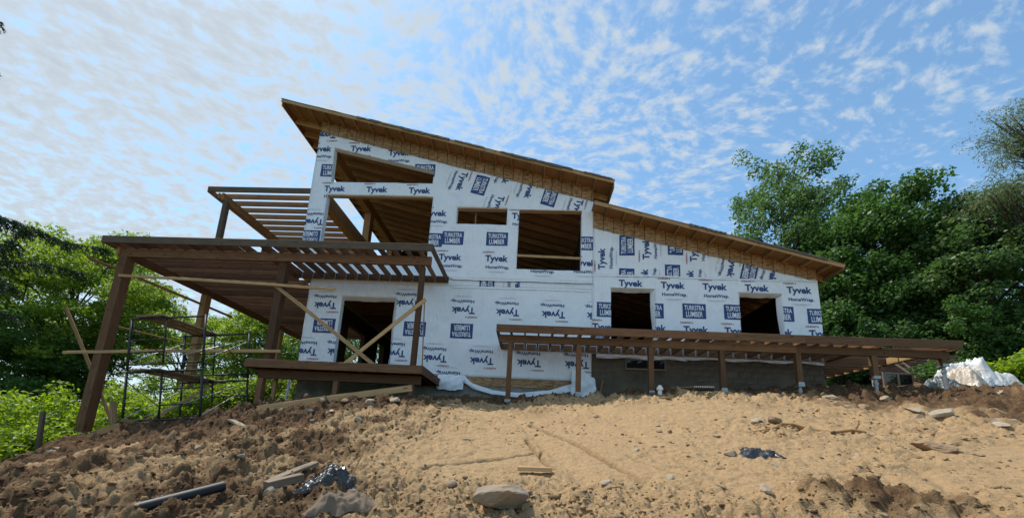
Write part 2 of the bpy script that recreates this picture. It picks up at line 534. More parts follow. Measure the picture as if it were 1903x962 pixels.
M['bracket'] = plain('zinc_bracket', (.42, .43, .44), 0.5, metal=0.35, var=0.12)
M['scaf'] = plain('dark_painted_steel', (.018, .020, .024), 0.5, var=0.5, scale=9)
M['brace_steel'] = plain('worn_steel_brace', (.42, .43, .44), 0.45, metal=0.5, var=0.3, scale=14)
M['roofing'] = plain('roof_underlay', (.085, .09, .095), 0.8, var=0.35, scale=2, bumps=0.6, bscale=5)
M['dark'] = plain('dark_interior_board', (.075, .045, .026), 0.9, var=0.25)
M['dirt'] = dirt_mat()
M['stone'] = stone_mat('tan_stone', (.22, .165, .11), (.43, .36, .27))
M['grey_stone'] = stone_mat('grey_stone', (.12, .098, .075), (.30, .255, .205))
M['brown_stone'] = stone_mat('brown_stone', (.15, .10, .06), (.33, .23, .14))
M['black_plastic'] = glossy_film('black_plastic_film', (.012, .013, .016), 0.16, 9.0, 0.9)
M['black_pipe'] = plain('black_pipe', (.012, .013, .015), 0.55, var=0.3, scale=8)
M['white_film'] = glossy_film('white_plastic_sheet', (.58, .58, .57), 0.3, 3.0, 0.8)
M['tan_film'] = glossy_film('dusty_plastic_sheet', (.50, .42, .33), 0.4, 4.5, 0.8)
M['dark_tarp'] = glossy_film('dark_green_tarp', (.04, .055, .055), 0.4, 4.0, 0.8)
M['brown_cloth'] = plain('muddy_cloth', (.155, .115, .082), 0.9, var=0.3, scale=5, bumps=0.4)
M['bark'] = plain('bark', (.055, .042, .032), 0.95, var=0.5, scale=5, bumps=0.8, bscale=9)
M['glass'] = plain('dark_window_glass', (.012, .014, .016), 0.08, var=0.1, spec=0.6)
M['white_pvc'] = plain('white_pvc', (.78, .78, .76), 0.35, var=0.05)
M['brick'] = None

# ------------------------------------------------------------------ mesh and object tools
WM = {}                    # world matrix of every object made here


def register(o, parent, mw):
    COL.objects.link(o)
    WM[o.name] = mw.copy()
    if parent is not None:
        o.parent = parent
        o.matrix_basis = WM[parent.name].inverted() @ mw
    else:
        o.matrix_basis = mw
    return o


def tag(o, label=None, cat=None, group=None, kind=None):
    if label:
        o['label'] = label
    if cat:
        o['category'] = cat
    if group:
        o['group'] = group
    if kind:
        o['kind'] = kind
    return o


def empty(name, loc, label=None, cat=None, group=None):
    o = bpy.data.objects.new(name, None)
    o.empty_display_size = 0.3
    register(o, None, Matrix.Translation(loc))
    return tag(o, label, cat, group)


def mesh_obj(name, me, parent=None, mw=None):
    return register(bpy.data.objects.new(name, me), parent, mw if mw is not None else Matrix())


def pydata(name, verts, faces, mats, idx=None, smooth=False):
    me = bpy.data.meshes.new(name)
    me.from_pydata([tuple(map(float, v)) for v in verts], [], faces)
    for m in (mats if isinstance(mats, (list, tuple)) else [mats]):
        me.materials.append(m)
    if idx is not None:
        me.polygons.foreach_set('material_index', idx)
    if smooth:
        me.polygons.foreach_set('use_smooth', [True] * len(faces))
    me.update()
    return me


def frame_matrix(p0, p1, up=(0, 0, 1)):
    """Local X runs from p0 to p1, origin at the middle."""
    p0 = Vector(p0); p1 = Vector(p1)
    x = (p1 - p0).normalized()
    u = Vector(up)
    if abs(x.dot(u)) > 0.97:
        u = Vector((0, 1, 0))
    y = u.cross(x).normalized()
    z = x.cross(y)
    c = (p0 + p1) / 2
    return Matrix(((x.x, y.x, z.x, c.x), (x.y, y.y, z.y, c.y), (x.z, y.z, z.z, c.z), (0, 0, 0, 1)))


BOARD_CACHE = {}


def board_mesh(L, w, h, mat, ch=0.006, wob=0.0):
    """A sawn board: length on X, chamfered long edges, a slight crown along it."""
    key = (round(L, 3), round(w, 3), round(h, 3), mat, ch)
    if key in BOARD_CACHE and not wob:
        return BOARD_CACHE[key]
    ch = min(ch, w * .2, h * .2)
    a, b = w / 2, h / 2
    prof = [(-a + ch, -b), (a - ch, -b), (a, -b + ch), (a, b - ch), (a - ch, b), (-a + ch, b), (-a, b - ch), (-a, -b + ch)]
    xs = [-L / 2, L / 2]
    if wob:
        xs = [-L / 2, -L / 6, L / 6, L / 2]
    vs, fs = [], []
    for i, x in enumerate(xs):
        d = wob * (1 - (2 * x / L) ** 2) if wob else 0
        vs += [(x, y, z + d) for y, z in prof]
    for s in range(len(xs) - 1):
        o = s * 8
        for k in range(8):
            k2 = (k + 1) % 8
            fs.append((o + k, o + k2, o + 8 + k2, o + 8 + k))
    fs.append(tuple(range(7, -1, -1)))
    fs.append(tuple(range(8 * (len(xs) - 1), 8 * len(xs))))
    me = pydata('board', vs, fs, M[mat])
    if not wob:
        BOARD_CACHE[key] = me
    return me


def board(name, p0, p1, w, h, mat, parent=None, up=(0, 0, 1), wob=0.0):
    L = (Vector(p1) - Vector(p0)).length
    return mesh_obj(name, board_mesh(L, w, h, mat, wob=wob), parent, frame_matrix(p0, p1, up))


def box(name, x0, x1, y0, y1, z0, z1, mat, parent=None, axis='x'):
    """Axis aligned board given by its extents, its grain along axis."""
    cx, cy, cz = (x0 + x1) / 2, (y0 + y1) / 2, (z0 + z1) / 2
    if axis == 'x':
        return board(name, (x0, cy, cz), (x1, cy, cz), abs(y1 - y0), abs(z1 - z0), mat, parent)
    if axis == 'y':
        return board(name, (cx, y0, cz), (cx, y1, cz), abs(x1 - x0), abs(z1 - z0), mat, parent)
    return board(name, (cx, cy, z0), (cx, cy, z1), abs(x1 - x0), abs(y1 - y0), mat, parent, up=(0, 1, 0))


def tube_data(pts, radii, sides=8, caps=True):
    pts = [Vector(p) for p in pts]
    vs, fs = [], []
    ref = Vector((0, 0, 1))
    for i, p in enumerate(pts):
        t = (pts[min(i + 1, len(pts) - 1)] - pts[max(i - 1, 0)]).normalized()
        r0 = ref if abs(t.dot(ref)) < 0.95 else Vector((1, 0, 0))
        u = t.cross(r0).normalized(); v = t.cross(u)
        for k in range(sides):
            a = 2 * math.pi * k / sides
            vs.append(p + (u * math.cos(a) + v * math.sin(a)) * radii[i])
    for i in range(len(pts) - 1):
        for k in range(sides):
            k2 = (k + 1) % sides
            fs.append((i * sides + k, i * sides + k2, (i + 1) * sides + k2, (i + 1) * sides + k))
    if caps:
        fs.append(tuple(range(sides - 1, -1, -1)))
        o = (len(pts) - 1) * sides
        fs.append(tuple(range(o, o + sides)))
    return vs, fs


def tube(name, pts, r, mat, parent=None, sides=8, smooth=True):
    rr = r if isinstance(r, (list, tuple)) else [r] * len(pts)
    c = Vector(pts[0])
    vs, fs = tube_data([Vector(p) - c for p in pts], rr, sides)
    me = pydata(name, vs, fs, M[mat])
    if smooth:
        me.polygons.foreach_set('use_smooth', [len(f) == 4 for f in fs])
    return mesh_obj(name, me, parent, Matrix.Translation(c))


class Join:
    """Collects shapes that belong to one part."""
    def __init__(s):
        s.v, s.f, s.i = [], [], []

    def add(s, vs, fs, mi=0):
        o = len(s.v)
        s.v += [tuple(v) for v in vs]
        s.f += [tuple(i + o for i in f) for f in fs]
        s.i += [mi] * len(fs)

    def box(s, x0, x1, y0, y1, z0, z1, mi=0):
        s.add([(x0, y0, z0), (x1, y0, z0), (x1, y1, z0), (x0, y1, z0), (x0, y0, z1), (x1, y0, z1), (x1, y1, z1), (x0, y1, z1)],
              [(0, 3, 2, 1), (4, 5, 6, 7), (0, 1, 5, 4), (1, 2, 6, 5), (2, 3, 7, 6), (3, 0, 4, 7)], mi)

    def obj(s, name, mats, parent=None, origin=(0, 0, 0), smooth=False):
        c = Vector(origin)
        me = pydata(name, [Vector(v) - c for v in s.v], s.f, mats, s.i, smooth)
        return mesh_obj(name, me, parent, Matrix.Translation(c))


# convex clipping in the wall plane (x, z)
def clip_half(poly, a, b, keep_left=True):
    out = []
    n = len(poly)

    def side(p):
        v = (b[0] - a[0]) * (p[1] - a[1]) - (b[1] - a[1]) * (p[0] - a[0])
        return v if keep_left else -v
    for i in range(n):
        p, q = poly[i], poly[(i + 1) % n]
        sp, sq = side(p), side(q)
        if sp >= -1e-9:
            out.append(p)
        if (sp > 1e-9 and sq < -1e-9) or (sp < -1e-9 and sq > 1e-9):
            t = sp / (sp - sq)
            out.append((p[0] + (q[0] - p[0]) * t, p[1] + (q[1] - p[1]) * t))
    return out


def area(p):
    return 0.5 * sum(p[i][0] * p[(i + 1) % len(p)][1] - p[(i + 1) % len(p)][0] * p[i][1] for i in range(len(p)))


def clip_convex(poly, region):
    for i in range(len(region)):
        poly = clip_half(poly, region[i], region[(i + 1) % len(region)])
        if len(poly) < 3:
            return None
    return poly if abs(area(poly)) > 1e-7 else None


def subtract(poly, hole):
    xs = [p[0] for p in poly]; zs = [p[1] for p in poly]
    if max(xs) <= min(h[0] for h in hole) or min(xs) >= max(h[0] for h in hole) or max(zs) <= min(h[1] for h in hole) or min(zs) >= max(h[1] for h in hole):
        return [poly]
    out, rest = [], poly
    for i in range(len(hole)):
        a, b = hole[i], hole[(i + 1) % len(hole)]
        o = clip_half(rest, a, b, False)
        if len(o) >= 3 and abs(area(o)) > 1e-7:
            out.append(o)
        rest = clip_half(rest, a, b, True)
        if len(rest) < 3:
            break
    return out


def clipped(poly, region, holes):
    p = clip_convex(poly, region)
    if p is None:
        return []
    ps = [p]
    for h in holes:
        ps = [q for p in ps for q in subtract(p, h)]
    return ps


def wr(x, z):
    """how far the wrap bellies and creases out from the wall (arrays)"""
    x = np.asarray(x, float); z = np.asarray(z, float)
    h = .007 * np.sin(1.9 * x + .7 * np.sin(1.3 * z)) * np.cos(1.6 * z + .5 * x) + .004 * np.sin(4.1 * x - 2.7 * z)
    for ang, sd in ((.5, 3), (-.75, 13), (1.35, 29)):
        c, s = math.cos(ang), math.sin(ang)
        u = x * c + z * s; v = -x * s + z * c
        v = v + .25 * (vnoise(u * 1.3, v * 1.3, sd) - .5)
        r = 1 - np.abs(2 * vnoise(u * .55 + sd, v * 2.6, sd + 1) - 1)
        m = sstep(.45, .8, vnoise(x * .6 + sd, z * .6, sd + 2))
        h = h + .016 * m * np.clip(r - .55, 0, 1) ** 1.5 * 3.0
    return h

# ------------------------------------------------------------------ ground
def rut(x, y, line, w):
    d = np.full(np.shape(x), 9e9)
    for (ax, ay), (bx, by) in zip(line[:-1], line[1:]):
        vx, vy = bx - ax, by - ay
        t = np.clip(((x - ax) * vx + (y - ay) * vy) / (vx * vx + vy * vy), 0, 1)
        d = np.minimum(d, np.hypot(x - ax - t * vx, y - ay - t * vy))
    return np.exp(-(d / w) ** 2)


RUTS = [([(0.05, 7.5), (0.45, 6.9), (0.74, 6.38), (0.98, 5.8), (1.23, 5.09), (1.44, 4.62)], .042, .20),
        ([(-1.35, 4.75), (-1.11, 4.95), (-0.7, 5.28), (-0.2, 5.45), (0.1, 5.67), (0.25, 5.8)], .036, .16),
        ([(0.0, 6.5), (0.12, 5.9), (0.25, 5.4), (0.38, 5.02)], .038, .17),
        ([(1.5, 5.6), (1.9, 4.9), (2.1, 4.5)], .035, .06),
        ([(.9, 3.9), (.55, 5.2), (.1, 6.8), (-.5, 8.6)], .11, .05), ([(2.4, 3.9), (2.2, 5.4), (1.9, 7.0), (1.5, 8.8)], .11, .05),
        ([(4.6, 4.4), (5.2, 5.4), (6.4, 6.2), (8.2, 6.9)], .10, .04),
        ([(3.6, 4.7), (4.4, 5.0), (5.2, 5.1)], .03, .05)]


def looseness(x, y):
    """1 where the soil is thrown up in clods, 0 where it has been driven flat"""
    n = fbm(x * .55 + 3, y * .55, 4, 5)
    flat = np.exp(-(((x - 1.2 - .35 * (y - 5)) / (1.9 + .32 * y)) ** 2) ** 2) * sstep(3.9, 5.2, y + .2 * x) * (1 - sstep(8.6, 9.6, y))
    flat = np.maximum(flat, np.exp(-((x - 6.0) / 3.0) ** 2) * np.exp(-((y - 4.9 - .25 * (x - 6)) / 1.1) ** 2))
    l = 1 - flat * 1.0
    heap = 1.2 * np.exp(-((x - 3.5) / 1.0) ** 2 - ((y - 3.9) / .45) ** 2)
    band = np.exp(-((y - 6.6 + .16 * (x - 5)) / .38) ** 2) * sstep(3.6, 4.4, x) * (1 - sstep(7.3, 8.2, x))
    l = np.maximum(l, np.maximum(heap, band * .9))
    return np.clip(l + (n - .5) * .9, 0.06, 1)


def topsoil(x, y):
    n = fbm(x * .8 + 9, y * .8 + 4, 4, 21)
    left = sstep(-3.0, -5.0, x - .55 * (8.5 - y)) * sstep(5.5, 8.2, y) + sstep(-8.0, -9.5, x) * .8
    mound = np.exp(-((x + 5.0) / 2.9) ** 2 - ((y - 9.0) / 1.1) ** 2) * 1.3
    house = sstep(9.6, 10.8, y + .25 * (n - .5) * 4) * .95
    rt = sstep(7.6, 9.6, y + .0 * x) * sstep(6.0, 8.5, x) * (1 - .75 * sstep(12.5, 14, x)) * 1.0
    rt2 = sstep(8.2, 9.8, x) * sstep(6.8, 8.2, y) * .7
    fore = .40 * sstep(-.8, -3.2, x) + .5 * np.exp(-((x - 3.5) / .9) ** 2 - ((y - 3.9) / .4) ** 2) + .12
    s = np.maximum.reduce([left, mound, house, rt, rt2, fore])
    n2 = fbm(x * 3.1 + 2, y * 3.1, 4, 33)
    return np.clip(s + (n - .5) * .9 + (n2 - .5) * .9 * sstep(.1, .35, s), 0, 1)


def greenness(x, y):
    n = fbm(x * .6, y * .6, 3, 40)
    g = sstep(-12.6, -13.8, x + .9 * (n - .5) + .95 * np.minimum(0, y - 9.0) * -1.0)
    far = sstep(17, 22, np.hypot(x * .8, y)) * (1 - 0)
    back = sstep(19, 24, y)
    return np.clip(np.maximum(np.maximum(g, far), back), 0, 1)


def relief(x, y):
    L = looseness(x, y) * (1 - .6 * greenness(x, y))
    h = .10 * (fbm(x * 1.1, y * 1.1, 3, 1) - .5) * (.35 + .65 * L)
    wx = x + .10 * (fbm(x * 5, y * 5, 2, 70) - .5); wy = y + .10 * (fbm(x * 5 + 9, y * 5, 2, 71) - .5)
    big = worley(wx * 3.1, wy * 3.1, 100, .5)
    mid = worley(wx * 6.7 + 4, wy * 6.7, 120, .65)
    sml = worley(wx * 14 + 2, wy * 14 + 7, 140, .7)
    tiny = worley(wx * 27, wy * 27, 160, .6)
    rough = fbm(x * 8, y * 8, 4, 75, .6) - .5
    h = h + (.9 + .6 * topsoil(x, y)) * L * (.15 * big * big + .10 * mid + .055 * sml + .024 * tiny - .08 + .14 * rough)
    F = 1 - L
    h = h + F * (.38 + .7 * sstep(.4, .7, fbm(x * .9 + 2, y * .9 + 5, 3, 90))) * (.03 * worley(wx * 9, wy * 9, 180, .22) + .020 * sml * sstep(.35, .6, vnoise(x * 2, y * 2, 9)) + .015 * tiny + .055 * rough)
    heap = .20 * np.exp(-((x - 3.5) / .8) ** 2 - ((y - 3.95) / .3) ** 2)
    band = .10 * np.exp(-((y - 6.55 + .16 * (x - 5)) / .28) ** 2) * sstep(3.8, 4.5, x) * (1 - sstep(7.0, 7.9, x))
    h = h + heap + band
    for line, w, d in RUTS:
        h = h - d * rut(x + .07 * (fbm(x * 3, y * 3, 2, 60) - .5), y + .1 * (fbm(x * 3, y * 3, 2, 61) - .5), line, w)
    return h


def ground_h(x, y):
    return base_h(x, y) + relief(np.asarray(x, float), np.asarray(y, float)) * sstep(60, 25, np.hypot(x, y))


def gz(x, y):
    return float(ground_h(np.array([x], float), np.array([y], float))[0])


def fast_mesh(name, V, F, mats, attrs=None, smooth=False):
    """V (n,3), F (m,k) numpy arrays -> mesh"""
    me = bpy.data.meshes.new(name)
    n, m, k = len(V), len(F), F.shape[1]
    me.vertices.add(n)
    me.vertices.foreach_set('co', np.ascontiguousarray(V, dtype=np.float32).ravel())
    me.loops.add(m * k)
    me.loops.foreach_set('vertex_index', np.ascontiguousarray(F, dtype=np.int32).ravel())
    me.polygons.add(m)
    me.polygons.foreach_set('loop_start', np.arange(0, m * k, k, dtype=np.int32))
    me.polygons.foreach_set('loop_total', np.full(m, k, dtype=np.int32))
    if smooth:
        me.polygons.foreach_set('use_smooth', np.ones(m, dtype=bool))
    for mt in (mats if isinstance(mats, (list, tuple)) else [mats]):
        me.materials.append(mt)
    for an, av in (attrs or {}).items():
        a = me.attributes.new(an, 'FLOAT', 'POINT')
        a.data.foreach_set('value', np.ascontiguousarray(av, dtype=np.float32))
    me.update(calc_edges=True)
    me.validate()
    return me


def build_ground():
    th = np.concatenate([np.linspace(-180, -62, 40, endpoint=False), np.linspace(-62, 60, 860, endpoint=False), np.linspace(60, 180, 40, endpoint=False)])
    th = np.radians(th)
    r = np.concatenate([np.geomspace(.4, 3.2, 22, endpoint=False), np.geomspace(3.2, 15, 500, endpoint=False),
                        np.geomspace(15, 40, 50, endpoint=False), np.geomspace(40, 3000, 30)])
    R_, T_ = np.meshgrid(r, th, indexing='ij')
    x = (R_ * np.sin(T_)).ravel(); y = (R_ * np.cos(T_)).ravel()
    z = ground_h(x, y)
    nr, nt_ = len(r), len(th)
    i, j = np.meshgrid(np.arange(nr - 1), np.arange(nt_), indexing='ij')
    j2 = (j + 1) % nt_
    F = np.stack([i * nt_ + j, i * nt_ + j2, (i + 1) * nt_ + j2, (i + 1) * nt_ + j], -1).reshape(-1, 4)
    F = F[:, ::-1]
    V = np.stack([x, y, z], -1)
    # close the small disc under the camera
    V = np.vstack([V, [[0, 0, gz(0, 0)]]])
    me = fast_mesh('ground', V, F, M['dirt'], {'soil': np.append(topsoil(x, y), .5), 'grass': np.append(greenness(x, y), 0)}, smooth=True)
    o = mesh_obj('ground', me)
    tag(o, kind='structure')
    return o


build_ground()

# ------------------------------------------------------------------ lettering for the house wrap
def text_tris(s, size, offset=0.0, spacing=1.0):
    cu = bpy.data.curves.new('lettering', 'FONT')
    cu.body = s; cu.size = size; cu.offset = offset; cu.space_character = spacing
    cu.align_x = 'CENTER'; cu.align_y = 'CENTER'
    cu.resolution_u = 3
    ob = bpy.data.objects.new('lettering', cu)
    me = ob.to_mesh()
    me.calc_loop_triangles()
    co = [v.co for v in me.vertices]
    tris = [[(co[i].x, co[i].y) for i in t.vertices] for t in me.loop_triangles]
    ob.to_mesh_clear()
    bpy.data.objects.remove(ob); bpy.data.curves.remove(cu)
    xs = [p[0] for t in tris for p in t]; ys = [p[1] for t in tris for p in t]
    cx, cy = (min(xs) + max(xs)) / 2, (min(ys) + max(ys)) / 2
    w = max(xs) - min(xs); h = max(ys) - min(ys)
    return [[(x - cx, y - cy) for x, y in t] for t in tris], w, h


def fit(tris, w, target, dx, dy, mi, lift, sy=1.0):
    k = target / w
    return [([(x * k + dx, y * k * sy + dy) for x, y in t], mi, lift) for t in tris]


def quad(x0, x1, y0, y1, mi, lift):
    return [([(x0, y0), (x1, y0), (x1, y1), (x0, y1)], mi, lift)]


t1, w1, _ = text_tris('Tyvek', 1.0, 0.034)
t2, w2, _ = text_tris('HomeWrap.', 1.0, 0.024)
t3, w3, _ = text_tris('DUPONT', 1.0, 0.03)
t4, w4, _ = text_tris('TURKSTRA', 1.0, 0.022)
t5, w5, _ = text_tris('LUMBER', 1.0, 0.022)
CELL = {
    'T': fit(t1, w1, .82, 0, 0, 0, .009, 1.0) + fit(t2, w2, .84, .05, -.315, 0, .009)
    + fit(t3, w3, .30, -.30, 0.27, 1, .009, 1.15)
    + [([(-.52, .27), (-.49, .245), (-.46, .27), (-.49, .295)], 1, .009), ([(-.14, .27), (-.11, .245), (-.08, .27), (-.11, .295)], 1, .009)]
    + quad(-.28, .36, -.475, -.468, 2, .009) + quad(-.2, .28, -.50, -.494, 2, .009),
    'L': quad(-.39, .39, -.265, .265, 0, .008) + fit(t4, w4, .66, 0, .115, 3, .012, 1.75) + fit(t5, w5, .56, 0, -.115, 3, .012, 1.75),
}
PRINTS = [('U', 'T', -7.67, 9.18, 0), ('U', 'T', -6.04, 9.17, 0), ('U', 'T', -4.41, 9.16, 0), ('U', 'T', -8.45, 10.9, 0), ('U', 'T', -6.87, 10.93, 0), ('U', 'T', -5.37, 10.76, 0), ('U', 'T', -3.72, 8.24, 0), ('U', 'T', -3.04, 6.51, 0), ('U', 'T', -1.36, 6.5, 0), ('U', 'T', 1.76, 6.43, 0), ('U', 'T', -0.49, 8.21, 0), ('U', 'T', 0.24, 6.4, 0), ('U', 'T', -8.37, 11.56, 180), ('U', 'T', -8.32, 7.84, 180), ('U', 'L', -8.34, 7.2, 180), ('U', 'L', -7.93, 9.99, 0), ('U', 'L', -4.29, 10.05, 0), ('U', 'L', -3.0, 7.3, 0), ('U', 'L', -1.39, 7.3, 0), ('U', 'L', -3.77, 7.2, 0), ('U', 'L', 1.73, 7.22, 0), ('U', 'T', -2.88, 9.62, -105), ('U', 'T', -1.45, 8.64, -105), ('U', 'T', -1.18, 9.93, -105), ('U', 'T', -0.32, 9.36, -105), ('U', 'T', 1.44, 8.56, -105), ('U', 'L', -2.14, 9.46, -105), ('U', 'L', 0.46, 9.06, -105),
          ('S', 'L', -1.65, 5.59, -90), ('S', 'T', -0.57, 5.7, -90),
          ('G', 'T', -7.38, 4.6, 180), ('G', 'T', -4.43, 4.78, 180), ('G', 'T', -2.42, 4.59, 180), ('G', 'T', -0.87, 4.57, 180), ('G', 'T', 0.72, 4.55, 180), ('G', 'T', 2.27, 4.55, 180), ('G', 'T', -7.84, 2.88, 180), ('G', 'T', -6.65, 2.92, 180), ('G', 'T', -4.72, 2.95, 180), ('G', 'T', -3.27, 2.83, 180), ('G', 'T', -1.66, 2.81, 180), ('G', 'T', -0.05, 2.8, 180), ('G', 'T', 1.56, 2.81, 180), ('G', 'L', -7.3, 3.82, 180), ('G', 'L', -4.07, 3.82, 180), ('G', 'L', -2.42, 3.81, 180), ('G', 'T', -2.73, 2.02, 180),
          ('W', 'T', 3.37, 5.73, 0), ('W', 'T', 4.81, 5.7, 0), ('W', 'T', 6.22, 5.69, 0), ('W', 'T', 7.63, 5.69, 0), ('W', 'T', 9.03, 5.66, 0), ('W', 'T', 2.47, 4.11, 0), ('W', 'T', 4.14, 4.14, 0), ('W', 'T', 5.53, 4.13, 0), ('W', 'T', 6.88, 4.13, 0), ('W', 'T', 8.29, 4.14, 0), ('W', 'T', 9.63, 4.14, 0), ('W', 'L', 5.5, 4.82, 0), ('W', 'L', 6.88, 4.83, 0), ('W', 'L', 2.6, 4.77, 0), ('W', 'L', 4.09, 4.79, 0), ('W', 'L', 8.4, 4.83, 0), ('W', 'L', 9.62, 4.78, 0),
          ('V', 'T', 3.95, 7.09, 90), ('V', 'T', 2.4, 6.67, 90), ('V', 'T', 3.89, 5.91, 90), ('V', 'T', 5.59, 7.06, 90), ('V', 'T', 5.45, 5.92, 90), ('V', 'L', 3.25, 7.2, 90), ('V', 'L', 4.94, 7.27, 90), ('V', 'L', 4.82, 6.12, 90), ('V', 'L', 3.24, 5.93, 90), ('V', 'T', 6.83, 6.5, -105), ('V', 'T', 8.23, 6.39, -105), ('V', 'L', 7.42, 6.3, -105)]

# ------------------------------------------------------------------ the house
WALL_Y = 12.2


def zr(x):                       # top of the main roof
    return 12.63 - .2587 * (x + 9.95)


def zw(x):                       # top of the roof over the wing
    return 8.43 - .2636 * (x - 2.4)


def zb(x):                       # where the wrap of the main gable stops
    return 11.66 - .2615 * (x + 8.58)


def zbw(x):
    return 7.80 - .2380 * (x - 2.26)


house = empty('house', (-3.0, WALL_Y, 2.0), 'unfinished two storey house in printed white wrap with stepped sloping roofs', 'house')


def rect(x0, x1, z0, z1):
    return [(x0, z0), (x1, z0), (x1, z1), (x0, z1)]


def clusters(polys, gap=.055):
    """groups print fragments that an opening has cut apart"""
    bb = [(min(x for x, _ in r), max(x for x, _ in r), min(z for _, z in r), max(z for _, z in r)) for r, _, _ in polys]
    left = set(range(len(polys))); out = []
    while left:
        st = [left.pop()]; g = []
        while st:
            i = st.pop(); g.append(polys[i]); a = bb[i]
            near = [k for k in left if bb[k][0] < a[1] + gap and bb[k][1] > a[0] - gap and bb[k][2] < a[3] + gap and bb[k][3] > a[2] - gap]
            left.difference_update(near); st += near
        out.append(g)
    return out


def wall(name, region, holes, y0, thick, parent=house, cell=.1, key=None, back='dark', edge='wrap'):
    """A wall seen from the front: wrap outside, raw boards inside, with openings."""
    xs = [p[0] for p in region]; zs = [p[1] for p in region]
    nx = int((max(xs) - min(xs)) / cell) + 1; nz = int((max(zs) - min(zs)) / cell) + 1
    vid, vs, fs, idx, fr = {}, [], [], [], []

    def vert(x, z, b):
        k = (round(x, 4), round(z, 4), b)
        if k not in vid:
            vid[k] = len(vs)
            vs.append((x, y0 if b == 0 else y0 + thick, z)); fr.append(b == 0)
        return vid[k]
    edges = {}
    for i in range(nx):
        for j in range(nz):
            x0 = min(xs) + i * cell; z0 = min(zs) + j * cell
            c = [(x0, z0), (x0 + cell, z0), (x0 + cell, z0 + cell), (x0, z0 + cell)]
            for p in clipped(c, region, holes):
                f = [vert(x, z, 0) for x, z in p]
                b = [vert(x, z, 1) for x, z in p]
                if len(set(f)) < 3:
                    continue
                fs.append(tuple(f)); idx.append(0)
                fs.append(tuple(reversed(b))); idx.append(1)
                for k in range(len(f)):
                    e = (f[k], f[(k + 1) % len(f)])
                    if e[0] != e[1]:
                        edges[e] = (b[k], b[(k + 1) % len(f)])
    for e, eb in edges.items():
        if (e[1], e[0]) not in edges:
            fs.append((e[1], e[0], eb[0], eb[1])); idx.append(2)
    va = np.array(vs)
    va[:, 1] -= np.where(fr, wr(va[:, 0], va[:, 2]), 0)
    vs = va.tolist()
    o = Vector((min(xs), y0, min(zs)))
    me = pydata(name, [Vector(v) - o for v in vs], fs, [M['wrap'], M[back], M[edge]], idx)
    for p in me.polygons:
        p.use_smooth = p.material_index == 0
    w = mesh_obj(name, me, parent, Matrix.Translation(o))
    for pk, kind, px, pz, rot in PRINTS:
        if pk != key:
            continue
        c, s = math.cos(math.radians(rot)), math.sin(math.radians(rot))
        polys = []
        for poly, mi, lift in CELL[kind]:
            q = [(px + x * c - z * s, pz + x * s + z * c) for x, z in poly]
            if area(q) < 0:
                q.reverse()
            polys += [(r, mi, lift) for r in clipped(q, region, holes)]
        cut = []
        for r, mi, lift in polys:                       # large flat areas follow the creases too
            if max(x for x, _ in r) - min(x for x, _ in r) > .25:
                x0 = min(x for x, _ in r); z0 = min(z for _, z in r)
                for i in range(12):
                    for k in range(12):
                        g = clip_convex(r, rect(x0 + i * .09, x0 + i * .09 + .09, z0 + k * .09, z0 + k * .09 + .09))
                        if g:
                            cut.append((g, mi, lift))
            else:
                cut.append((r, mi, lift))
        polys = cut
        for grp in clusters(polys):
            pv, pf, pi = [], [], []
            for r, mi, lift in grp:
                b0 = len(pv)
                pv += [(x - px, -lift, z - pz) for x, z in r]
                pf.append(tuple(range(b0, len(pv)))); pi.append(mi)
            pa = np.array(pv)
            pa[:, 1] -= wr(pa[:, 0] + px, pa[:, 2] + pz)
            pv = pa.tolist()
            pm = pydata('wrap_print', pv, pf, [M['ink'], M['red_ink'], M['grey_ink'], M['paper']], pi)
            mesh_obj('wrap_print', pm, w, Matrix.Translation((px, y0, pz)))
    return w


HA = [(-7.86, 9.50), (-3.95, 9.50), (-3.93, 10.02), (-7.92, 10.98)]      # sloped clerestory opening
HB = rect(-7.92, -3.88, 6.3, 8.95)                                        # wide corner opening
HC = rect(-2.93, -1.08, 7.87, 8.53)
HD = rect(-.64, 1.63, 6.16, 8.51)
HDOOR = [(-6.80, 2.1), (-4.82, 2.1), (-4.84, 4.92), (-6.80, 4.94)]
HW1 = [(2.70, 3.6), (4.20, 3.6), (4.16, 5.58), (2.69, 5.58)]
HW2 = [(7.03, 3.6), (8.44, 3.6), (8.43, 5.54), (7.02, 5.54)]

upper = wall('wall', [(-8.60, 5.72), (2.05, 5.72), (2.05, zb(2.05)), (-8.60, zb(-8.60))], [HA, HB, HC, HD], WALL_Y - .03, .2, key='U')
lower = wall('wall', rect(-8.05, 2.05, 2.22, 5.44), [HDOOR], WALL_Y - .012, .18, key='G')
strip = wall('wall', rect(-8.05, 2.06, 5.442, 5.718), [], WALL_Y + .004, .16, key='S')
wing = wall('wall', rect(2.052, 9.67, 3.2, 6.02), [HW1, HW2], WALL_Y - .006, .18, key='W')
wing_top = wall('wall', [(2.052, 6.022), (9.67, 6.022), (9.67, zbw(9.67)), (2.052, zbw(2.052))], [], WALL_Y + .01, .16, key='V')
# wrap returned into the reveals, standing slightly proud and torn
for (x0, x1, z, yy) in ((-6.84, -4.80, 4.90, 0), (2.66, 4.22, 5.55, 0), (7.0, 8.47, 5.51, 0)):
    ns = 14
    vs, fs = [], []
    for i in range(ns + 1):
        x = x0 + (x1 - x0) * i / ns
        d = .012 * math.sin(i * .7) + .006 * math.sin(i * 2.1)
        vs += [(x, WALL_Y - .03, z + .03), (x, WALL_Y + .05, z - .015), (x, WALL_Y + .17, z - .06 + d)]
    for i in range(ns):
        for k in range(2):
            a = i * 3 + k
            fs.append((a, a + 3, a + 4, a + 1))
    mesh_obj('wrap_fold', pydata('wrap_fold', [Vector(v) - Vector((x0, WALL_Y, z)) for v in vs], fs, M['wrap'], smooth=True), house, Matrix.Translation((x0, WALL_Y, z)))
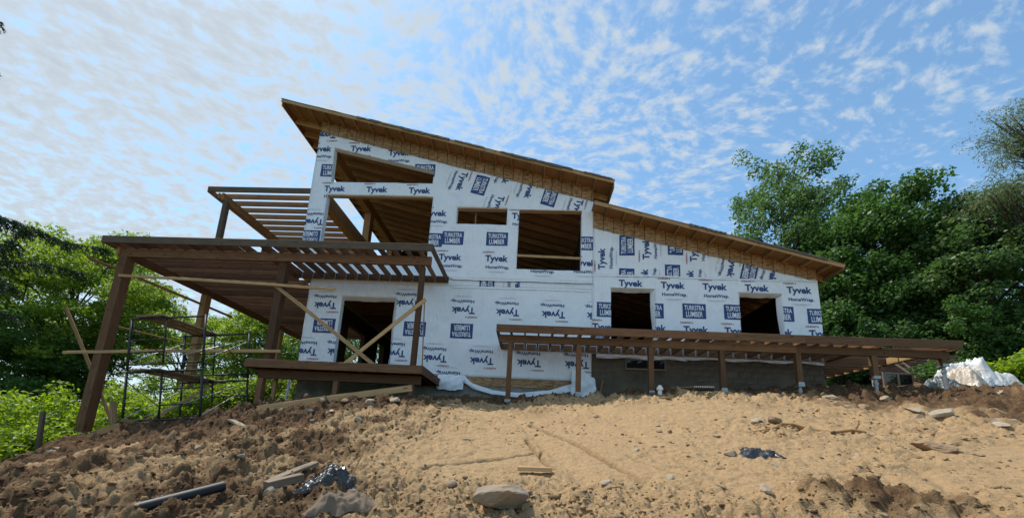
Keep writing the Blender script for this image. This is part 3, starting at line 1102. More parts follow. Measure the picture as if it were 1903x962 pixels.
# torn wrap hanging in the right hand reveal of the wing windows
for xr, z1, z0 in ((4.17, 5.52, 3.7), (8.42, 5.45, 3.7), (-4.84, 4.85, 2.2)):
    vs, fs = [], []
    n = 12
    for i in range(n + 1):
        t = i / n
        z = z1 + (z0 - z1) * t
        b = .05 + .05 * math.sin(3.1 * t + 1) + .06 * (t > .75) * math.sin((t - .75) * 12)
        vs += [(xr + .01, WALL_Y - .025, z), (xr - b * .5, WALL_Y + .04, z + .01), (xr - b, WALL_Y + .13, z)]
    for i in range(n):
        for k in range(2):
            a = i * 3 + k
            fs.append((a, a + 1, a + 4, a + 3))
    mesh_obj('wrap_fold', pydata('wrap_fold', [Vector(v) - Vector((xr, WALL_Y, z0)) for v in vs], fs, M['wrap'], smooth=True), house, Matrix.Translation((xr, WALL_Y, z0)))
# bare strand board where the wrap has come away at the foot of the main wall
xk = -8.05
while xk < 2.0:
    x2 = min(xk + .52, 2.05)
    box('sheathing_panel', xk + .004, x2 - .004, WALL_Y, WALL_Y + .14, 1.92, 2.215, 'osb', house)
    xk += .52


def osb_strip(x0, x1, lo, hi, step, y):
    """one sloping row of strand board panels under the roof, cut at the chalk lines"""
    x = x0; k = 0
    while x < x1 - .02:
        e = min(x + step, x1)
        a, b = x + .010, e - .010
        j = Join()
        yy = y - .004 * (k % 2)
        q = [(a, lo(a)), (b, lo(b)), (b, hi(b)), (a, hi(a))]
        j.add([(px, yy, pz) for px, pz in q] + [(px, y + .12, pz) for px, pz in q],
              [(0, 1, 2, 3), (7, 6, 5, 4), (4, 5, 1, 0), (5, 6, 2, 1), (6, 7, 3, 2), (7, 4, 0, 3)])
        j.obj('gable_panel', M['osb'], house, ((a + b) / 2, y, lo((a + b) / 2)))
        x = e; k += 1


osb_strip(-8.60, 2.05, lambda x: zb(x) + .002, lambda x: zr(x) - .045, .365, WALL_Y - .018)
osb_strip(2.054, 9.67, lambda x: zbw(x) + .002, lambda x: zw(x) - .045, .365, WALL_Y + .006)
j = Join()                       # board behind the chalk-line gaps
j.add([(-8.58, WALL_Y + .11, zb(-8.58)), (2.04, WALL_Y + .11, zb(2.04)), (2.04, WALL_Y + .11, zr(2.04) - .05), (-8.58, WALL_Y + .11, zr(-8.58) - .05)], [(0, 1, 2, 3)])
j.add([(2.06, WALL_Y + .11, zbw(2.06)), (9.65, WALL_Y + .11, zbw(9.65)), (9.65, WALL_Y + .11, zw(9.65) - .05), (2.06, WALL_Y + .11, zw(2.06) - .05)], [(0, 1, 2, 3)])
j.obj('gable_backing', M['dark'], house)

BACK = 21.0
# side and back walls (raw boards inside)
j = Join()
for a in ((-8.6, -8.28, WALL_Y + .18, 12.9, 5.72, 11.5), (-8.6, -8.28, 12.9, BACK, 11.1, 11.55), (-8.6, -8.28, 12.9, BACK, 8.95, 9.5),
          (-8.6, -8.28, 16.4, 16.75, 9.5, 11.1), (-8.6, -8.28, 16.4, 16.75, 6.0, 8.95), (-8.6, -8.28, 19.4, BACK, 9.5, 11.1), (-8.6, -8.28, 18.6, BACK, 6.0, 8.95), (-8.6, -8.28, 12.9, BACK, 5.72, 6.0)):
    j.box(*a)
j.obj('wall', M['rafter'], house)
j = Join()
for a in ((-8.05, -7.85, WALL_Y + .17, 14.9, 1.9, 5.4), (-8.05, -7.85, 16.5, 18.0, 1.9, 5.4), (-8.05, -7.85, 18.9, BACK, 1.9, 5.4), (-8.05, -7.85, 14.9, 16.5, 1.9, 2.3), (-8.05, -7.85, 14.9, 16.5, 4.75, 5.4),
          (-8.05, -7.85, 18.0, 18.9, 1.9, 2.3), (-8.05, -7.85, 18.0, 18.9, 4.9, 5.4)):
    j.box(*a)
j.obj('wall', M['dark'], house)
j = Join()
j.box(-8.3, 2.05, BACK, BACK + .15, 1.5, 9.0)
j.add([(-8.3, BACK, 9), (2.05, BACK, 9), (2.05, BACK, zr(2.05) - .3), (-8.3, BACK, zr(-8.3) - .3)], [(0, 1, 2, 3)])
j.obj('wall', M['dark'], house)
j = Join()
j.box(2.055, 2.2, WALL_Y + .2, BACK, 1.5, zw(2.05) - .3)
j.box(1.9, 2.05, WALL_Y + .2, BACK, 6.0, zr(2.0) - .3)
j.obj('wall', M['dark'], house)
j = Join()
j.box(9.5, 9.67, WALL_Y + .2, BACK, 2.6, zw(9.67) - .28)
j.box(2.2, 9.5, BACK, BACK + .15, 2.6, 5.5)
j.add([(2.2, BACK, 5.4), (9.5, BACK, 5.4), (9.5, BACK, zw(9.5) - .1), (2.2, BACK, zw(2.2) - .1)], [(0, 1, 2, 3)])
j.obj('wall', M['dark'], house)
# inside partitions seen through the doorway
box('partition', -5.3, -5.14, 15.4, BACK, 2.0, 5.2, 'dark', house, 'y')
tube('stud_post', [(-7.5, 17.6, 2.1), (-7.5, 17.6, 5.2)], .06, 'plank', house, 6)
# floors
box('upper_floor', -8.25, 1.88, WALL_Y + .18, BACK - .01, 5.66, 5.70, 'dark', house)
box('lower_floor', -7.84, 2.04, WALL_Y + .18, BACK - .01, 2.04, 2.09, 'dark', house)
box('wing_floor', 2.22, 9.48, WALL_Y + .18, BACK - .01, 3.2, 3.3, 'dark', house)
yy = 12.6
while yy < BACK:
    box('floor_joist', -7.82, 2.03, yy - .02, yy + .02, 5.42, 5.65, 'treated', house)
    yy += .406
# lumber showing in the openings
board('window_brace', (-.66, WALL_Y + .02, 6.71), (1.65, WALL_Y + .02, 6.66), .04, .09, 'fresh', house)
board('window_stud', (-2.28, WALL_Y + .3, 7.8), (-2.28, WALL_Y + .3, 8.9), .04, .09, 'rafter', house)
board('header', (-7.9, WALL_Y + .08, 11.0), (-3.95, WALL_Y + .08, 10.05), .1, .045, 'fresh', house)
board('header', (-7.9, WALL_Y + .08, 8.935), (-3.9, WALL_Y + .08, 8.935), .1, .03, 'fresh', house)
board('header', (-2.93, WALL_Y + .06, 8.525), (-1.08, WALL_Y + .06, 8.525), .12, .03, 'fresh', house)
board('header', (-.64, WALL_Y + .06, 8.505), (1.63, WALL_Y + .06, 8.505), .12, .03, 'fresh', house)

# roofs
ROOF_F = 11.6


def roof(x0, x1, zf, y0, y1, rafter_x0, rafter_x1, wall_x0, wall_x1, down_end):
    j = Join()
    n = 40
    vs, fs, idx = [], [], []
    top = []
    for i in range(n + 1):
        x = x0 + (x1 - x0) * i / n
        w = .006 * math.sin(x * 3.3) + .004 * math.sin(x * 9.1)
        vs += [(x, y0 + w, zf(x) - .03), (x, y0 + w, zf(x)), (x, y1, zf(x)), (x, y1, zf(x) - .03)]
    for i in range(n):
        a, b = i * 4, i * 4 + 4
        fs += [(a, b, b + 1, a + 1), (a + 1, b + 1, b + 2, a + 2), (a + 2, b + 2, b + 3, a + 3), (a + 3, b + 3, b, a)]
        idx += [0, 1, 0, 0]
    fs += [(0, 1, 2, 3), (n * 4 + 3, n * 4 + 2, n * 4 + 1, n * 4)]
    idx += [0, 0]
    o = Vector((x0, y0, zf(x0)))
    rf = mesh_obj('roof', pydata('roof', [Vector(v) - o for v in vs], fs, [M['sheathing'], M['roofing']], idx), house, Matrix.Translation(o))
    sl = (zf(x1) - zf(x0)) / (x1 - x0)
    up = Vector((-sl, 0, 1)).normalized()
    # front rim and its sub fascia
    d = .11
    board('fascia', (x0 + .01, y0 + .03, zf(x0 + .01) - .033 - d / 2), (x1 - .01, y0 + .03, zf(x1 - .01) - .033 - d / 2), .04, d, 'fresh', rf, up)
    # lookouts from the wall to the rim
    x = x0 + .5
    while x < x1 - .15:
        zt = zf(x) - .033
        ye = WALL_Y - .03 if wall_x0 < x < wall_x1 else WALL_Y + .2
        board('lookout', (x, y0 + .052, zt - .075), (x, ye, zt - .075), .04, .14, 'aged', rf, up)
        x += .605
    # rafters along the slope
    y = WALL_Y + .25
    dz = .12
    while y < y1:
        board('rafter', (rafter_x0, y, zf(rafter_x0) - .035 - dz), (rafter_x1, y, zf(rafter_x1) - .035 - dz), .04, .235, 'rafter', rf, up)
        y += .61
    return rf, up


mr, up1 = roof(-9.95, 2.69, zr, ROOF_F, 21.8, -9.88, 2.62, -8.6, 2.05, True)
wrf, up2 = roof(1.98, 10.14, zw, ROOF_F + .004, 21.8, 2.24, 10.06, 2.05, 9.67, True)
board('eave_rim', (-9.92, ROOF_F + .06, zr(-9.92) - .16), (-9.92, 21.75, zr(-9.92) - .16), .04, .24, 'aged', mr)
board('eave_rim', (2.66, ROOF_F + .06, zr(2.66) - .17), (2.66, 21.75, zr(2.66) - .17), .04, .27, 'aged', mr)
board('eave_rim', (10.11, ROOF_F + .06, zw(10.11) - .12), (10.11, 21.75, zw(10.11) - .12), .04, .17, 'aged', wrf)
# ragged underlay hanging over the roof edge
for x0, x1, sd in ((-6.9, -3.3, 1), (-3.1, -2.0, 2), (-1.4, 1.2, 3), (1.6, 2.6, 4), (5.2, 6.4, 5), (7.0, 9.6, 6)):
    f = zr if x1 < 2.7 and sd < 5 else zw
    vs, fs = [], []
    n = 24
    rr = random.Random(sd)
    for i in range(n + 1):
        x = x0 + (x1 - x0) * i / n
        h = .012 + .018 * rr.random()
        vs += [(x, ROOF_F + .5, f(x) + .012), (x, ROOF_F - .012, f(x) + h), (x, ROOF_F - .03 - .02 * rr.random(), f(x) - .035 - .055 * rr.random() * (sd % 2 + .4))]
    for i in range(n):
        for k in range(2):
            a = i * 3 + k
            fs.append((a, a + 1, a + 4, a + 3))
    o = Vector((x0, ROOF_F, f(x0)))
    mesh_obj('roof_underlay', pydata('roof_underlay', [Vector(v) - o for v in vs], fs, M['roofing']), mr if sd < 5 else wrf, Matrix.Translation(o))

# foundation
fm = Join()
fm.box(-8.0, 2.0, WALL_Y + .03, WALL_Y + .3, -1.0, 1.915)
fmo = fm.obj('foundation', M['grey_concrete'], house)
fw = Join()
fw.box(2.06, 9.62, WALL_Y + .05, WALL_Y + .3, .5, 3.19)
fw.box(9.42, 9.62, WALL_Y + .3, BACK, .5, 3.19)
fwo = fw.obj('foundation', M['concrete'], house)
BW1 = rect(3.18, 4.52, 2.72, 3.07)
for row in range(4):
    z0 = 3.185 - .2 * (row + 1)
    x = 2.07 + (.2 if row % 2 else 0) - .4
    while x < 9.6:
        a, b = max(x, 2.07) + .005, min(x + .4, 9.61) - .005
        x += .4
        if b - a < .08 or (b > 3.1 and a < 4.6 and z0 + .2 > 2.70):
            continue
        if row == 3 and (a * 7.3) % 1 < .55:
            continue
        if row == 2 and (a * 3.1) % 1 < .3:
            continue
        box('block', a, b, WALL_Y + .034 + .006 * ((a * 5.7) % 1), WALL_Y + .06, z0 + .005, z0 + .193, 'block', fwo)
# basement window
bw = Join()
bw.box(3.18, 4.52, WALL_Y + .01, WALL_Y + .05, 2.70, 2.755)
bw.box(3.18, 4.52, WALL_Y + .01, WALL_Y + .05, 3.03, 3.08)
bw.box(3.18, 3.225, WALL_Y + .012, WALL_Y + .05, 2.757, 3.028)
bw.box(4.475, 4.52, WALL_Y + .012, WALL_Y + .05, 2.757, 3.028)
bwo = bw.obj('basement_window', M['plank'], house, (3.18, WALL_Y, 2.7))
box('pane', 3.226, 4.474, WALL_Y + .03, WALL_Y + .04, 2.756, 3.029, 'glass', bwo)
# crumpled tail of wrap hanging below the deck ledger of the wing
vs, fs = [], []
n = 90
for i in range(n + 1):
    x = 2.2 + 7.4 * i / n
    d = .025 * math.sin(i * .9) + .02 * math.sin(i * 2.3)
    h = .05 + .05 * (.5 + .5 * math.sin(i * .37)) + (.05 if x < 5.2 else 0)
    vs += [(x, WALL_Y - .012, 3.21), (x, WALL_Y - .05 - d, 3.20 - h * .5), (x, WALL_Y - .01 + d * .6, 3.19 - h)]
for i in range(n):
    for k in range(2):
        a = i * 3 + k
        fs.append((a, a + 1, a + 4, a + 3))
mesh_obj('wrap_tail', pydata('wrap_tail', [Vector(v) - Vector((2.2, WALL_Y, 3.2)) for v in vs], fs, M['wrap'], smooth=True), house, Matrix.Translation((2.2, WALL_Y, 3.2)))


def loose_sheet(name, edge_a, edge_b, nu, nv, bulge, seed, mat, parent, crumple=.05):
    """a loose sheet spanning two edges (lists of points), sagging and creased"""
    rr = random.Random(seed)
    A = [Vector(p) for p in edge_a]; B = [Vector(p) for p in edge_b]

    def at(E, t):
        s = t * (len(E) - 1); i = min(int(s), len(E) - 2)
        return E[i].lerp(E[i + 1], s - i)
    ph = [rr.uniform(0, 6.28) for _ in range(6)]
    vs, fs = [], []
    for i in range(nu + 1):
        for k in range(nv + 1):
            u, v = i / nu, k / nv
            p = at(A, u).lerp(at(B, u), v)
            c = math.sin(u * 23 + v * 5 + ph[0]) * .5 + math.sin(u * 41 - v * 9 + ph[1]) * .3 + math.sin(u * 11 + v * 13 + ph[2]) * .6
            p = p + Vector((0, -bulge * math.sin(math.pi * v) - crumple * c * (.3 + math.sin(math.pi * v)), crumple * .4 * c))
            vs.append(p)
    for i in range(nu):
        for k in range(nv):
            a = i * (nv + 1) + k
            fs.append((a, a + 1, a + nv + 2, a + nv + 1))
    o = A[0]
    return mesh_obj(name, pydata(name, [v - o for v in vs], fs, M[mat], smooth=True), parent, Matrix.Translation(o))


loose_sheet('loose_wrap', [(-2.25, 12.17, 2.28), (-1.9, 12.12, 2.0), (-1.2, 12.08, 1.78), (-.3, 12.08, 1.72), (.6, 12.1, 1.86), (1.3, 12.12, 2.08), (1.95, 12.14, 2.3)],
            [(-2.3, 12.14, 2.05), (-1.85, 12.0, 1.80), (-1.2, 11.95, 1.62), (-.3, 11.95, 1.56), (.6, 11.96, 1.66), (1.3, 12.0, 1.82), (2.0, 12.1, 1.9)], 60, 5, .05, 4, 'wrap', house, .03)
loose_sheet('loose_wrap', [(1.4, 12.15, 2.6), (1.75, 12.1, 2.55), (2.12, 12.08, 2.35)], [(1.35, 11.95, 1.72), (1.75, 11.9, 1.62), (2.2, 11.96, 1.66)], 16, 14, .10, 9, 'wrap', house, .06)
loose_sheet('loose_wrap', [(-3.1, 12.16, 2.25), (-2.6, 12.13, 2.25), (-2.2, 12.15, 2.25)], [(-3.1, 12.1, 1.75), (-2.6, 12.02, 1.70), (-2.2, 12.08, 1.76)], 16, 8, .05, 12, 'wrap', house, .03)
loose_sheet('loose_wrap', [(-8.15, 12.1, 2.0), (-8.0, 12.05, 1.95)], [(-8.2, 12.05, .95), (-8.1, 12.02, 1.0)], 6, 14, .05, 15, 'wrap', house, .05)


def wrap_lap(x0, x1, z, y, h, seed, amp=.03):
    """the free lower or upper edge of one roll of wrap lapping over the next"""
    rr = np.random.default_rng(seed)
    n = int((x1 - x0) / .07)
    xs_ = np.linspace(x0, x1, n + 1)
    w = amp * (fbm(xs_ * 1.1 + seed, xs_ * 0 + seed, 3, seed) - .5) * 2
    cu = .012 + .05 * np.clip(fbm(xs_ * 2.3, xs_ * 0 + 3, 3, seed + 5) - .5, 0, 1)
    vs, fs = [], []
    base = wr(xs_, np.full(n + 1, z))
    for i in range(n + 1):
        yb = y - base[i]
        vs += [(xs_[i], yb - .002, z + w[i] + h), (xs_[i], yb - .008, z + w[i] + h * .4), (xs_[i], yb - .010 - cu[i], z + w[i] - .01)]
    for i in range(n):
        for k in range(2):
            a = i * 3 + k
            fs.append((a, a + 1, a + 4, a + 3))
    o = Vector((x0, y, z))
    mesh_obj('wrap_lap', pydata('wrap_lap', [Vector(v) - o for v in vs], fs, M['wrap'], smooth=True), house, Matrix.Translation(o))


wrap_lap(-2.9, 2.04, 5.70, WALL_Y - .03, .05, 3, .02)
wrap_lap(-2.9, 2.04, 5.40, WALL_Y - .012, .06, 5, .025)
wrap_lap(2.06, 9.66, 6.01, WALL_Y - .004, .06, 7, .045)
wrap_lap(-8.0, -6.86, 2.30, WALL_Y - .012, .06, 9, .03)
wrap_lap(-4.8, -3.1, 2.28, WALL_Y - .012, .06, 11, .03)
tube('vent_hood', [(9.66, 12.6, 5.25), (9.85, 12.6, 5.25)], .05, 'white_pvc', house, 10)

# ------------------------------------------------------------------ porch roof frame on tall posts
J0, J1 = 5.55, 5.785          # joist underside / top
pf = empty('porch_roof_frame', (-13.05, 10.35, -.3), 'wide dark timber porch roof frame of open joists on tall posts', 'porch frame')
board('rim_joist', (-13.45, 10.0, (J0 + J1) / 2), (-3.05, 10.0, (J0 + J1) / 2), .042, J1 - J0, 'treated_grey', pf)
board('rim_joist', (-3.07, 10.022, (J0 + J1) / 2), (-3.07, 12.13, (J0 + J1) / 2), .04, J1 - J0, 'treated', pf)
board('rim_joist', (-13.43, 10.022, (J0 + J1) / 2), (-13.43, 20.5, (J0 + J1) / 2), .04, J1 - J0, 'treated', pf)
for dy in (0, .045):
    board('front_beam', (-13.2, 10.33 + dy, 5.405), (-3.15, 10.33 + dy, 5.405), .042, .285, 'treated', pf)
for dx in (0, .045):
    board('side_beam', (-13.07 + dx, 10.40, 5.405), (-13.07 + dx, 20.4, 5.405), .042, .285, 'treated', pf)
board('ledger', (-8.62, 12.135, (J0 + J1) / 2), (-3.02, 12.135, (J0 + J1) / 2), .04, J1 - J0, 'treated', pf)
board('header_joist', (-8.62, 10.42, (J0 + J1) / 2), (-8.62, 12.11, (J0 + J1) / 2), .04, J1 - J0 - .004, 'treated', pf)
x = -3.48
while x > -8.55:
    jo = board('joist', (x, 10.022, (J0 + J1) / 2), (x, 12.114, (J0 + J1) / 2), .038, J1 - J0 - .004, 'treated', pf)
    hb = Join()
    for s in (-1, 1):
        hb.box(s * .0195, s * .0215, 1.00, 1.045, -.10, .09) if s > 0 else hb.box(-.0215, -.0195, 1.00, 1.045, -.10, .09)
    hb.box(-.024, .024, .985, 1.045, -.128, -.119)
    mesh_obj('joist_hanger', pydata('joist_hanger', hb.v, hb.f, M['bracket']), jo, Matrix.Translation((x, 11.068, (J0 + J1) / 2)))
    x -= .406
x = -9.03
while x > -13.3:
    board('lookout', (x, 10.022, (J0 + J1) / 2), (x, 10.75, (J0 + J1) / 2), .038, J1 - J0 - .004, 'treated', pf)
    x -= .406
board('header_joist', (-13.4, 10.775, (J0 + J1) / 2), (-8.65, 10.775, (J0 + J1) / 2), .04, J1 - J0 - .002, 'treated', pf)
y = 11.18
while y < 20.5:
    board('joist', (-13.4, y, (J0 + J1) / 2), (-8.65, y, (J0 + J1) / 2), .038, J1 - J0 - .003, 'treated', pf)
    y += .406


def post(name, x, y, z0, z1, w, mat, parent, jack=None):
    p = board(name, (x, y, z0), (x, y, z1), w, w, mat, parent, up=(0, 1, 0))
    if jack is not None:
        jk = Join()
        a, b = tube_data([(0, 0, jack - z0), (0, 0, -.04)], [.043, .043], 12)
        jk.add(a, b)
        a, b = tube_data([(0, 0, -.20), (0, 0, -.13)], [.06, .06], 12)
        jk.add(a, b)
        jk.box(-.085, .085, -.085, .085, -.035, -.004)
        jk.box(-.085, .085, -.085 - w * .02, -.078, -.035, .05)
        mesh_obj('steel_jack', pydata('steel_jack', jk.v, jk.f, M['steel']), p, Matrix.Translation((x, y, z0)))
    return p


post('post', -13.0, 10.42, -.22, 5.258, .26, 'treated', pf, jack=gz(-13.0, 10.42) - .05)
board('post_cap_block', (-13.19, 10.28, 5.30), (-13.19, 10.28, 5.56), .09, .05, 'aged', pf, up=(0, 1, 0))
post('post', -13.0, 13.4, gz(-13, 13.4) - .1, 5.258, .24, 'aged', pf)
post('post', -13.0, 17.9, gz(-13, 17.9) - .1, 5.258, .24, 'aged', pf)
post('post', -7.82, 10.47, 2.08, 5.258, .22, 'treated', pf)
post('post', -3.42, 10.43, 2.08, 5.258, .15, 'treated', pf)
board('filler_strip', (-3.26, 10.40, 4.15), (-3.14, 10.42, 2.08), .02, .06, 'aged', pf, up=(0, 1, 0))

# ------------------------------------------------------------------ upper pergola beside the gable
P0, P1 = 9.03, 9.255
up_f = empty('upper_pergola', (-12.0, 12.35, 5.8), 'open slatted timber pergola beside the gable above the porch roof', 'pergola')
board('rim_joist', (-12.72, 12.24, (P0 + P1) / 2), (-8.62, 12.24, (P0 + P1) / 2), .042, P1 - P0, 'treated_grey', up_f)
y = 12.66
while y < 18.6:
    board('slat', (-12.7, y, (P0 + P1) / 2), (-8.62, y, (P0 + P1) / 2), .042, P1 - P0 - .01, 'aged', up_f)
    y += .43
board('side_beam', (-12.12, 12.28, 8.88), (-12.12, 18.6, 8.88), .09, .29, 'aged', up_f)
board('rim_joist', (-12.735, 12.262, (P0 + P1) / 2), (-12.735, 18.6, (P0 + P1) / 2), .03, P1 - P0, 'aged', up_f)
post('post', -12.04, 12.42, 5.79, 8.73, .17, 'treated_grey', up_f)
board('beam_block', (-12.28, 12.3, 8.80), (-12.28, 12.3, 9.02), .06, .05, 'aged', up_f, up=(0, 1, 0))
post('post', -12.04, 17.9, 5.79, 8.73, .17, 'treated_grey', up_f)

# ------------------------------------------------------------------ low porch deck
pd = empty('porch_deck', (-5.5, 10.2, .6), 'low dark timber porch deck in front of the door opening', 'deck')
D0, D1 = 1.83, 2.055
board('rim_joist', (-8.13, 9.97, (D0 + D1) / 2), (-3.0, 9.97, (D0 + D1) / 2), .042, D1 - D0, 'treated', pd)
board('rim_joist', (-3.02, 9.992, (D0 + D1) / 2), (-3.02, 12.1, (D0 + D1) / 2), .04, D1 - D0, 'treated', pd)
board('rim_joist', (-8.11, 9.992, (D0 + D1) / 2), (-8.11, 12.1, (D0 + D1) / 2), .04, D1 - D0, 'treated', pd)
board('beam', (-7.9, 10.29, 1.695), (-3.1, 10.29, 1.695), .085, .26, 'treated', pd)
board('ledger', (-8.09, 12.12, (D0 + D1) / 2), (-3.04, 12.12, (D0 + D1) / 2), .04, D1 - D0 - .01, 'treated', pd)
x = -7.7
while x < -3.2:
    board('joist', (x, 9.992, (D0 + D1) / 2), (x, 12.1, (D0 + D1) / 2), .038, D1 - D0 - .004, 'treated', pd)
    x += .406
y = 10.0
while y < 12.0:
    board('deck_board', (-8.12, y + .07, D1 + .0135), (-3.0, y + .07, D1 + .0135), .136, .025, 'treated', pd)
    y += .142
for xx, w in ((-7.78, .16), (-5.55, .14), (-3.35, .14)):
    post('post', xx, 10.29, gz(xx, 10.29) - .15, 1.563, w, 'treated', pd)
post('post', -7.52, 10.5, gz(-7.5, 10.5) - .1, 1.825, .09, 'aged', pd)

# ------------------------------------------------------------------ long front deck
ld = empty('long_deck', (5.0, 10.45, 1.6), 'long brown deck frame with open joists along the wing of the house', 'deck')
L0, L1 = 3.205, 3.435
xs = [-1.02, 1.9, 4.9, 7.6, 11.72]
for a, b in zip(xs[:-1], xs[1:]):
    board('rim_joist', (a + .002, 10.2, (L0 + L1) / 2), (b - .002, 10.2, (L0 + L1) / 2), .042, L1 - L0, 'deck' if a > 4 else 'treated', ld)
xs = [-.95, 3.46, 7.5, 11.6]
for a, b in zip(xs[:-1], xs[1:]):
    board('beam', (a + .002, 10.46, 3.09), (b - .002, 10.46, 3.09), .09, .225, 'deck' if a > 3 else 'treated', ld)
board('rim_joist', (-1.0, 10.222, (L0 + L1) / 2), (-1.0, 12.14, (L0 + L1) / 2), .04, L1 - L0, 'treated', ld)
board('ledger', (-.98, 12.155, (L0 + L1) / 2), (9.66, 12.155, (L0 + L1) / 2), .036, L1 - L0 - .004, 'deck', ld)
x = -.6
while x < 9.6:
    jo = board('joist', (x, 10.222, (L0 + L1) / 2), (x, 12.136, (L0 + L1) / 2), .038, L1 - L0 - .004, 'deck' if x > 2 else 'treated', ld)
    hb = Join()
    hb.box(.0195, .0225, .90, .952, -.11, .09)
    hb.box(-.0225, -.0195, .90, .952, -.11, .09)
    hb.box(-.026, .026, .89, .952, -.126, -.116)
    hb.box(-.05, -.021, .948, .956, -.11, .09)
    hb.box(.021, .05, .948, .956, -.11, .09)
    mesh_obj('joist_hanger', pydata('joist_hanger', hb.v, hb.f, M['bracket']), jo, Matrix.Translation((x, 11.179, (L0 + L1) / 2)))
    x += .406
board('header_joist', (9.70, 10.222, (L0 + L1) / 2), (9.70, 17.0, (L0 + L1) / 2), .038, L1 - L0 - .004, 'deck', ld)
board('hip_joist', (9.74, 12.1, (L0 + L1) / 2), (11.62, 10.25, (L0 + L1) / 2), .038, L1 - L0 - .006, 'deck', ld)
board('rim_joist', (11.70, 10.222, (L0 + L1) / 2), (11.70, 17.0, (L0 + L1) / 2), .04, L1 - L0, 'deck', ld)
y = 12.3
ys = []
while y < 17.0:
    ys.append(y)
    board('joist', (9.72, y, (L0 + L1) / 2), (11.68, y, (L0 + L1) / 2), .038, L1 - L0 - .004, 'deck', ld)
    y += .406
for a, b in zip(ys[:-1], ys[1:]):
    board('blocking', (11.62, a + .02, (L0 + L1) / 2), (11.62, b - .02, (L0 + L1) / 2), .036, L1 - L0 - .012, 'yellow_ply', ld)
for k, yb in enumerate((10.62, 11.03, 11.44, 11.85)):
    board('blocking', (11.62, yb, (L0 + L1) / 2), (11.62, yb + .37, (L0 + L1) / 2), .036, L1 - L0 - .012, 'yellow_ply', ld)
for i, (xx, z0) in enumerate(((-.6, None), (1.39, None), (3.44, None), (5.43, None), (7.52, 2.05), (9.57, 2.36), (11.42, 2.78))):
    g = gz(xx, 10.46)
    zz = z0 if z0 else g + .07
    p = post('post', xx, 10.46, zz, 2.975, .14, 'deck' if i > 2 else 'treated', ld, jack=g - .05)
    if i in (1, 2, 3, 4):
        tagm = Join()
        tagm.box(-.075, .075, -.078, -.073, 0, .085)
        for q in range(3):
            tagm.box(-.055 + q * .04, -.035 + q * .04, -.080, -.0785, .03, .055, 1)
        mesh_obj('post_base_plate', pydata('post_base_plate', tagm.v, tagm.f, [M['bracket'], M['scaf']], tagm.i), p, Matrix.Translation((xx, 10.46, zz + .005)))

# ------------------------------------------------------------------ brace boards nailed across the porch posts
def loose_board(name, p0, p1, w, h, mat, label, cat='board', up=(0, 0, 1), group=None):
    c = (Vector(p0) + Vector(p1)) / 2
    L = (Vector(p1) - Vector(p0)).length
    o = mesh_obj(name, board_mesh(L, w, h, mat, wob=.004 * L), None, frame_matrix(p0, p1, up))
    return tag(o, label, cat, group)


FW = (0, 1, 0)
loose_board('brace_board', (-13.86, 10.08, 5.07), (-12.74, 14.5, 4.76), .04, .09, 'aged', 'long thin brace running back between the two outermost tall porch posts', 'brace')
loose_board('brace_board', (-12.95, 10.27, 4.60), (-5.98, 10.27, 4.37), .04, .085, 'fresh', 'high level brace board nailed across the tall porch posts under the beam', 'brace')
loose_board('brace_board', (-14.1, 10.285, 2.08), (-7.4, 10.33, 2.40), .04, .09, 'fresh', 'long horizontal brace board crossing in front of the scaffold', 'brace')
loose_board('brace_board', (-13.3, 10.56, 3.10), (-12.8, 13.2, 3.13), .09, .04, 'fresh', 'short brace from the outermost porch post towards the scaffold top', 'brace')
loose_board('brace_board', (-14.8, 10.56, 3.59), (-12.25, 10.56, -.05), .10, .04, 'aged', 'slanted brace crossing behind the outermost tall porch post', 'brace', FW)
loose_board('brace_board', (-7.98, 10.352, 4.50), (-4.55, 10.315, 2.115), .04, .11, 'fresh', 'diagonal brace from the middle porch post down across the door opening', 'brace')
loose_board('brace_board', (-3.2, 10.333, 4.18), (-5.42, 10.37, 2.115), .04, .11, 'fresh', 'diagonal brace from the porch post nearest the long deck down across the door opening', 'brace')
loose_board('brace_board', (-9.85, 11.2, 1.55), (-10.75, 10.2, gz(-10.75, 10.2)), .04, .09, 'fresh', 'pale prop board leaning down inside the scaffold', 'brace')
loose_board('mound_board', (-3.02, 9.30, 1.33), (-6.30, 8.35, max(.43, gz(-6.30, 8.35) + .06)), .04, .16, 'fresh', 'long tan board lying up the dirt mound before the porch deck', 'board')
loose_board('brace_board', (-8.4, 13.2, 1.7), (-8.05, 12.9, .75), .04, .08, 'fresh', 'short leaning prop behind the low porch deck', 'brace')
loose_board('brace_board', (-9.1, 14.5, 2.75), (-7.95, 14.5, 2.75), .04, .09, 'aged', 'short level board behind the low porch deck at wall height', 'board')
st = board('stake', (-12.24, 9.0, gz(-12.24, 9.0) - .2), (-12.43, 9.0, .24), .10, .07, 'treated_grey', None, up=(0, 1, 0))
tag(st, 'dark weathered wooden stake standing among the bright shrubs', 'stake')

# ------------------------------------------------------------------ scaffold
sc = empty('scaffold', (-10.7, 9.3, -.1), 'black steel two lift scaffold tower with grey planks', 'scaffold')
LEAN = math.radians(8.6)
SO = Vector((-10.62, 9.35, -.10))


def sp(x, y, z):
    """scaffold space: x across, y depth, z up; the tower leans downhill"""
    return SO + Vector((x * math.cos(LEAN) - z * math.sin(LEAN), y, x * math.sin(LEAN) * .55 + z * math.cos(LEAN)))


